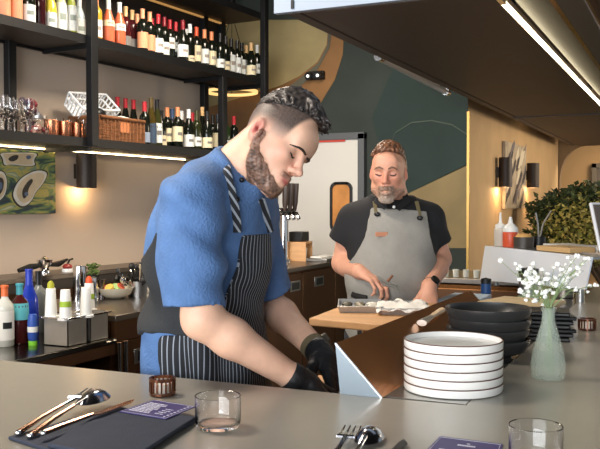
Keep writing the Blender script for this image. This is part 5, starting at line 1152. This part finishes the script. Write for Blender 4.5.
# ================================================================== THE BEARDED MAN (right)
def man():
    base = np.array([*P(391, 300, 3.55)[:2], 0.0]); root = thing('person', 'bearded man in black polo and grey bib apron, looking down at two trays', 'person', base)
    g = np.array([FWD[0], FWD[1], 0]); g /= np.linalg.norm(g); fr = unit(-g*.985-RGT*.17); lf_ = np.array([-fr[1], fr[0], 0]); up = np.array([0, 0, 1.0]); B = np.stack([fr, lf_, up], 1)
    pel = P(391, 320, 3.57); bel = P(391, 278, 3.53); che = P(391, 240, 3.53); sho = P(390, 217, 3.55); nk0 = P(392, 205, 3.53); nk1 = P(392, 186, 3.47)
    shR, elR, wrR = P(353, 220, 3.57), P(343, 263, 3.64), P(360, 272, 3.42); shL, elL, wrL = P(429, 220, 3.53), P(440, 259, 3.60), P(429, 288, 3.36)
    HR = np.array([[.2097, .9765, .0505], [-.967, .2148, -.1368], [-.1444, -.0202, .9893]]); fh, lh, uh = HR[:, 0], HR[:, 1], HR[:, 2]; HC = P(388.6, 171.5, 3.42); HZ = .98
    dR, nR = unit(RGT*.72-UPV*.34-FWD*.62), unit(-UPV*.80+FWD*.45-RGT*.25); dL_, nL_ = unit(-UPV*.75-FWD*.6-RGT*.12), unit(FWD*.6-UPV*.75)
    S = Field(base+np.array([-.42, -.42, -.01]), base+np.array([.42, .34, 1.80]), .0038)
    S.ell(pel, (.135, .17, .14), B); S.ell(bel, (.15, .17, .17), B, .06); S.ell(che, (.125, .178, .16), B, .06); S.ell(sho, (.10, .165, .08), B, .05)
    for s_ in (1, -1):
        a = pel+lf_*.095*s_+np.array([0, 0, -.08]); S.chain([a, np.array([a[0], a[1], .5]), np.array([a[0], a[1], .09])], [.09, .062, .042], .03); S.cap(np.array([a[0], a[1], .035])-fr*.03, np.array([a[0], a[1], .03])+fr*.16, .035, .03, .03)
    for a, e, w_ in ((shR, elR, wrR), (shL, elL, wrL)): S.chain([a, e], [.058, .046], .02); S.chain([e, e+(w_-e)*.3, w_], [.046, .046, .029], .02)
    S.cap(nk0, shR, .05, .058, .04); S.cap(nk0, shL, .05, .058, .04); S.chain([nk0-up*.03, nk0+(nk1-nk0)*.5, nk1], [.066, .056, .055], .03)
    head(S, HC, HR, HZ, nose=1.0, wy=.9)
    hand(S, wrR, dR, nR, 1, 1.0, (.62, .66, .72, .8), thumb=(.75, .35, .55)); hand(S, wrL, dL_, nL_, -1, 1.03, (.35, .35, .4, .45), spread=.1)
    V, F = S.mesh(1); N = normals(V, F); del S
    q = head_q(V, HC, HR, HZ)/np.array([1, .9, 1]); onhead = (np.abs(q[:, 0]) < .15) & (np.abs(q[:, 1]) < .105) & (q[:, 2] > -.135) & (q[:, 2] < .15)
    ss = lambda a: np.clip(a, 0, 1)**2*(3-2*np.clip(a, 0, 1)); col = np.tile(lc((218, 160, 132)), (len(V), 1))
    def blend(m, c): nonlocal col; m = np.clip(m, 0, 1)[:, None]; col = col*(1-m)+np.array(c)*m
    g3 = lambda c, r: np.exp(-(((q-np.array(c))/np.array(r))**2).sum(1))
    blend(.6*onhead*g3((.1, 0, -.02), (.05, .07, .03)), lc((206, 124, 102))); blend(.9*(g3((-.01, .08, 0), (.03, .02, .035))+g3((-.01, -.08, 0), (.03, .02, .035)))*onhead, lc((206, 124, 104)))
    # grey-brown goatee and moustache, stubble along the jaw
    jaw = ss((-.052-.15*np.clip(.09-q[:, 0], 0, .1)-q[:, 2])/.012)*ss((q[:, 0]-.0)/.02)*ss((N@uh+.98)/.1)*.6
    goat = ss((.038-np.abs(q[:, 1]))/.008)*ss((-.046-q[:, 2])/.006)*ss((q[:, 0]-.055)/.02); lip = np.exp(-(((q-np.array((.1, 0, -.071)))/np.array((.016, .016, .005)))**2).sum(1))
    brd = np.maximum(jaw, goat*.95)*onhead*(1-np.clip(1.3*lip, 0, 1)); greyb = np.clip(ss((-.085-q[:, 2])/.02)*.8+.25+.3*wob(V, 300, 1), 0, 1)[:, None]
    bc = lc((96, 72, 56))*(1-greyb)+lc((190, 176, 160))*greyb; col = col*(1-brd[:, None]*.9)+bc*brd[:, None]*.9
    blend(onhead*ss((.03-q[:, 0])/.02)*ss((q[:, 2]+.045)/.02)*ss((np.abs(q[:, 1])-.05)/.01)*ss((np.abs(q[:, 0]+.012)-.022)/.01)*.9, lc((110, 84, 68)))
    put_mesh('body', V, F, skin_mat, root, col, base)
    bv, bf, bi = shell_of(V, F, N, brd > .5, .004*np.clip((brd-.5)/.3, 0, 1)*(1+.4*wob(V, 350, 2))+.0003, .003); put_mesh('beard', bv, bf, hair_mat, root, col[bi]*.9, base)
    T = lambda p: HC+HR@(np.array(p)*HZ*np.array([1, .9, 1]))
    for y in (1, -1):
        bw = MB(); bw.tube(snap(V, N, q, T, ((.0955, .012*y, .022), (.0945, .026*y, .0275), (.085, .042*y, .025), (.076, .05*y, .018)), .0006), [.0032, .004, .0034, .002], 8); bw.build('eyebrow', M('brow_grey', (128, 96, 78), .7), root).location = tuple(-base)
        ls = MB(); ls.tube(snap(V, N, q, T,  ((.088, .018*y, -.004), (.0925, .029*y, -.008), (.089, .040*y, -.006), (.082, .047*y, -.001)), .0004), [.002, .0034, .0034, .002], 6); ls.build('eyelashes', M('lash_brown', (78, 54, 44), .6), root).location = tuple(-base)
    Hs = Field(HC-.19, HC+.19, .004)
    Hs.ell(T((-.014, 0, .034)), np.array((.100, .0715, .090))*HZ, HR, clip=[(T((.0, 0, .055)), unit(-uh*.9+fh*.43))]); Hs.ell(T((-.035, 0, .01)), np.array((.098, .0728, .075))*HZ, HR, .01, clip=[(T((.034, 0, .03)), unit(fh-uh*.35)), (T((0, 0, -.045)), -uh)])
    st = []; rr = random.Random(5)
    for k in range(170):
        x, y = rr.uniform(-.08, .07), rr.uniform(-.068, .068); e = (x/.1)**2+(y/.08)**2
        if e > .95: continue
        zt = .034+.09*math.sqrt(1-e); dx, dy = rr.uniform(.0, .022), rr.uniform(-.022, .010)
        if zt < .066+.48*x: continue
        st.append(((x, y, zt-.001), (x+dx, y+dy, max(.034+.09*math.sqrt(max(0, 1-((x+dx)/.1)**2-((y+dy)/.08)**2)), .062+.48*x)+rr.uniform(-.003, .003))))
    tufts(Hs, T, st, .006, .004); hv, hf = Hs.mesh(0); t = np.clip(.45+.6*wob(hv, 180, 4), 0, 1)[:, None]; put_mesh('hair', hv, hf, hair_mat, root, lc((86, 56, 40))*(1-t)+lc((130, 88, 62))*t, base)
    # polo shirt
    J = Field(base+np.array([-.44, -.34, .74]), base+np.array([.44, .34, 1.66]), .0048); J.ell(pel+up*.02, (.15, .185, .15), B, clip=[(pel-up*.1, -up)]); J.ell(bel, (.166, .186, .18), B, .06); J.ell(che, (.14, .195, .17), B, .06); J.ell(sho, (.112, .175, .088), B, .05)
    eR, eL = P(344.5, 241, 3.60), P(435.5, 243, 3.56); uR, uL = unit(eR-shR), unit(eL-shL); J.cap(nk0-up*.02, shR, .06, .062, .045); J.cap(nk0-up*.02, shL, .06, .062, .045)
    J.cap(shR, eR+uR*.06, .062, .070, .03, clip=[(eR, uR)]); J.cap(shL, eL+uL*.06, .062, .070, .03, clip=[(eL, uL)]); J.cap(eR-uR*.012, elR, .053, .058, .004, sub=True); J.cap(eL-uL*.012, elL, .053, .058, .004, sub=True)
    J.cap(nk0-up*.025, nk0+(nk1-nk0)*.5, .088, .084, .03, clip=[(nk0+(nk1-nk0)*.42, unit(nk1-nk0+fr*-.06))]); J.cap(nk0+(nk1-nk0)*.1, nk1+(nk1-nk0), .074, .074, .004, sub=True)
    vn = P(393, 203, 3.40); J.cap(P(391, 195, 3.38), P(395, 210, 3.37), .034, .006, .004, sub=True)
    jv, jf = J.mesh(1); jn = normals(jv, jf); del J
    jv = jv+jn*(.0035*wob(jv, 26, 2)+.003*np.sin(40*jv[:, 2]+6*np.sin(11*(jv@RGT)))*np.clip(wob(jv, 8, 3), 0, 1))[:, None]; jn = normals(jv, jf); polo = M('polo_black', (30, 30, 32), .85, 0, bump=.15, bscale=200); put_mesh('polo_shirt', jv, jf, polo, root, None, base)
    jx, jy, jd = proj(jv)
    for sd, pts in ((-1, ((383, 193, 3.44), (381, 199, 3.40), (388, 207, 3.375))), (1, ((402, 192, 3.47), (404, 198, 3.43), (396, 208, 3.375)))):
        a, b, c = [P(*p) for p in pts]; mb = MB(); o_ = RGT*.028*sd
        mb.prism([a, b+o_*-.2, c, c+o_*.5-UPV*.012, b+o_*1.1-UPV*.014, a+o_*.8-UPV*.004], unit(FWD)*.006); mb.build('collar', polo, root, .002).location = tuple(-base)
    # apron
    poly = [(371, 208), (398, 209), (426, 212), (429, 235), (433, 252), (440, 270), (440, 500), (342, 500), (342, 272), (356, 255), (366, 236)]
    aR = np.linalg.norm((jv-shR)-np.outer(np.clip((jv-shR)@uR, 0, .4), uR), axis=1); aL = np.linalg.norm((jv-shL)-np.outer(np.clip((jv-shL)@uL, 0, .4), uL), axis=1)
    am = inpoly(jx, jy, poly) & (jn@fr > .0) & (aR > .078) & (aL > .078)
    canvas = M('apron_canvas', (150, 146, 138), .9, 0, var=.12, vscale=14, bump=.25, bscale=220)
    v, f, i = shell_of(jv, jf, jn, am, .008, .006); ap = put_mesh('apron', v, f, canvas, root, None, base)
    K = Field(base+np.array([-.3, -.32, .45]), base+np.array([.3, .3, 1.12]), .008); K.ell(pel, (.158, .192, .17), B); K.cap(pel-up*.08, pel-up*.5, .165, .18, .05); kv, kf = K.mesh(1); kn = normals(kv, kf); v, f, i = shell_of(kv, kf, kn, (kn@fr > -.1) & (kv[:, 2] < 1.02) & (kv[:, 2] > .5), .006, .006); put_mesh('apron_skirt', v, f, canvas, root, None, base)
    def on_s(px_, py_, lift=.012):
        c = np.where((np.abs(jx-px_) < 3) & (np.abs(jy-py_) < 3))[0]; k = c[np.argmin(jd[c])]; return jv[k]+jn[k]*lift
    lea = M('leather_tan', (190, 128, 96), .6); c = on_s(380, 232); Rm = frame(-FWD*.9-UPV*.1, RGT); MB().box(c-base, (.05, .018, .003), Rm).build('leather_patch', lea, root, .002)
    strap = M('strap_olive', (108, 96, 66), .7)
    for pts, cl in ((((375, 212), (374, 205), (373, 199), (372, 194)), (376, 213)), (((421, 214), (420, 206), (418, 200), (416, 195)), (421, 217))):
        pp = [on_s(*p, .008) for p in pts[:3]]; mb = MB(); mb.tube(pp, .009, 6, 0, .3, FWD); mb.build('apron_strap', strap, root).location = tuple(-base); mb = MB(); mb.ell(on_s(*cl, .014), (.014, .008, .010), 10); mb.build('strap_clip', black_plastic, root).location = tuple(-base)
    wb = M('button_white', (230, 230, 226), .4)
    for p, f_ in (((391, 200), 3.375), ((394, 207), 3.37)): mb = MB(); mb.ell(P(*p, f_), .0065, 10); mb.build('button', wb, root).location = tuple(-base)
    pk = MB(); pk.tube([on_s(352, 296, .014), on_s(358, 298, .014), on_s(366, 299, .014)], .012, 8, 0, .5, FWD); pk.build('waist_tie', black_plastic, root).location = tuple(-base)
    # wrist watch
    ax_ = unit(wrL-elL); c = wrL-ax_*.02; Rm = frame(ax_, -FWD); mb = MB(); mb.lathe([(.031, -.011), (.0345, -.009), (.0345, .009), (.031, .011)], 26, c, 0, Rm, cap=False); w0 = mb.build('watch_strap', black_plastic, root); w0.location = tuple(-base); mb = MB(); mb.cyl(c+Rm@np.array([.032, 0, 0]), c+Rm@np.array([.042, 0, 0]), .019); mb.build('watch_case', black_steel, w0)
    Tq = Field(base+np.array([-.3, -.3, -.01]), base+np.array([.3, .3, 1.0]), .01); Tq.ell(pel-up*.05, (.15, .182, .12), B)
    for s_ in (1, -1): a = pel+lf_*.095*s_+np.array([0, 0, -.08]); Tq.chain([a, np.array([a[0], a[1], .5]), np.array([a[0], a[1], .1])], [.105, .08, .065], .03)
    tv, tf = Tq.mesh(1); put_mesh('trousers', tv, tf, M('trouser_grey', (50, 52, 58), .85), root, None, base)
    for s_ in (1, -1):
        a = pel+lf_*.095*s_; a = np.array([a[0], a[1], 0]); K = Field(np.array([a[0]-.22, a[1]-.26, -.01]), np.array([a[0]+.2, a[1]+.12, .14]), .006); K.cap(a-fr*.03+up*.045, a+fr*.16+up*.038, .046, .038, .01, clip=[((0, 0, .002), (0, 0, -1))]); K.cap(a+up*.05, a+up*.1, .05, .052, .02); sv, sf = K.mesh(1); put_mesh('shoe', sv, sf, black_plastic, root, None, base)
    return wrR, dR, nR
wrR, dR, nR = man()
# what he works on: a pair of tweezers held in his right hand, two trays on the board
c = P(385, 284, 3.24); t = thing('kitchen_tongs', "steel kitchen tweezers held in the bearded man's right hand", 'tongs', c)
for s_ in (1, -1): MB().tube([np.array(p) for p in ((-.0, 0, .0)-RGT*.03+UPV*.03, RGT*.005*s_+UPV*.004*s_, RGT*.034+UPV*(.004*s_-.004), RGT*.055+UPV*(.012*s_-.02))], [.0035, .005, .005, .003], 8).build('arm', M('tweezer_steel', (170, 168, 160), .35, .5), t)
MB().tube([RGT*.01+UPV*.01, RGT*.03+UPV*.034], [.006, .004], 8).build('wood_grip', M('grip_wood', (120, 76, 50), .5), t)
def tray(c, w, l, rz, label, grp):
    t = thing('steel_tray', label, 'tray', c, rz, grp); mb = MB(); mb.box((0, 0, .002), (w*.9, l*.9, .004))
    for sx in (-1, 1): mb.prism([(sx*w*.45, -l*.45, 0), (sx*w*.5, -l*.5, .022), (sx*w*.5, l*.5, .022), (sx*w*.45, l*.45, 0)], (-sx*.003, 0, .001))
    for sy in (-1, 1): mb.prism([(-w*.45, sy*l*.45, 0), (-w*.5, sy*l*.5, .022), (w*.5, sy*l*.5, .022), (w*.45, sy*l*.45, 0)], (0, -sy*.003, .001))
    mb.build('tray_body', M('tray_grey', (188, 188, 188), .35, .6), t); return t
c1 = on(360, 309, 2, 1.0705); c2 = on(403, 311, 2, 1.0705)
tray(c1, .155, .23, TH*.3+.25, 'left of two small steel trays on the carving board, holding dark food', 'trays on the carving board'); tray(c2, .165, .23, TH*.3+.25, 'right of two small steel trays on the carving board, lined with white cloth', 'trays on the carving board')
Rz = rotz(TH*.3+.25); r8 = random.Random(8)
for k in range(6):
    w = MB(); w.ell((0, 0, 0), (r8.uniform(.012, .02), r8.uniform(.02, .03), .009), 10); o = w.build('food_piece', bmat([(70, 66, 48), (120, 110, 88), (206, 200, 186)][k % 3], .5)); o.location = tuple(c1+Rz@np.array([-.045+.045*(k % 3), -.04+.07*(k//3), .0135])); o.rotation_euler = (0, 0, k); tag(o, '%s piece of %s food in the left steel tray' % (ORD[k], ['dark green', 'grey-brown', 'pale'][k % 3]), 'food', 'food in the left tray')
gx = 15; vs = []; fs = []
for a in range(gx):
    for b in range(gx):
        u, v = a/(gx-1)-.5, b/(gx-1)-.5; vs.append(Rz@np.array([u*.19, v*.26, .020+.007*math.sin(9*u+4*v)*math.cos(11*v-3*u)+.012*math.sin(23*u+17*v)*.4-.5*max(0, abs(u)-.42)*.2]))
for a in range(gx-1):
    for b in range(gx-1): fs.append((a*gx+b, (a+1)*gx+b, (a+1)*gx+b+1, a*gx+b+1))
o = MB().add(vs, fs).build('white_cloth', M('linen_white', (236, 234, 228), .9), fix=False, angle=80); o.location = tuple(c2); sm_ = o.modifiers.new('thick', 'SOLIDIFY'); sm_.thickness = .002; tag(o, 'crumpled white cloth lying over the right steel tray', 'cloth')
# ================================================================== LIGHT, WORLD, CAMERA
w = bpy.data.worlds.new('world'); bpy.context.scene.world = w; w.use_nodes = True
bg = w.node_tree.nodes['Background']; bg.inputs['Color'].default_value = (.86, .93, 1.0, 1); bg.inputs['Strength'].default_value = .45
light('window_daylight', 'AREA', (-1.2, -6.0, 2.0), 900, (.93, .96, 1.0), 8.0, (-.9, 2.5, 1.4), size_y=3.4)
light('ceiling_lamp', 'AREA', (-2.3, 1.6, 3.3), 70, (1, .88, .74), .8, (-2.4, 1.8, 0))
light('ceiling_lamp', 'AREA', (-2.4, 4.4, 3.3), 75, (1, .86, .7), .8, (-2.6, 4.4, 0))
#light('pass_strip', 'AREA', (-.68, 6.0, 2.18), 30, (1, .9, .72), .05, (-.68, 6.0, 0), size_y=5.5)
light('wall_washer', 'AREA', (-1.62, 9.2, 2.75), 34, (1, .74, .42), .08, (-1.70, 9.2, 1.2), size_y=4.4)
light('dining_fill', 'AREA', (1.7, 8.6, 2.0), 62, (1, .82, .6), .9, (-1.7, 9.0, 1.7))  # added fill without a fixture, out of view, brightens the ochre wall
light('dining_fill', 'AREA', (1.5, 11.2, 2.0), 40, (1, .82, .6), .7, (-1.7, 10.5, 1.7))  # second added fill, farther along the same wall
light('plant_fill', 'SPOT', (.6, 6.6, 3.2), 90, (1, .86, .6), .1, (-.6, 9.0, 1.3), 50)  # added fill spot without a fixture, lifts the dark foliage
light('far_room_lamp', 'AREA', (.2, 12.8, 3.3), 170, (1, .84, .6), 1.2, (.2, 12, 0))
light('mural_spot', 'SPOT', (-2.4, 5.2, 3.3), 45, (1, .88, .7), .1, (-2.6, 6.95, 1.5), 75)
#light('shelf_glow', 'AREA', L(.4, .12, SZ_LO-.08), 5, (1, .8, .5), .06, L(.4, .2, 0), size_y=3.4)
cd = bpy.data.cameras.new('camera'); cd.sensor_width = 36; cd.lens = FPX/600*36; cd.clip_end = 60
co = bpy.data.objects.new('camera', cd); C.objects.link(co); co.location = (0, 0, CZ); co.rotation_euler = (PI/2-PT, 0, TH)
sc = bpy.context.scene; sc.camera = co
sc.view_settings.view_transform = 'Standard'; sc.view_settings.look = 'None'; sc.view_settings.gamma = 1; sc.view_settings.use_curve_mapping = False; sc.view_settings.exposure = 0.15
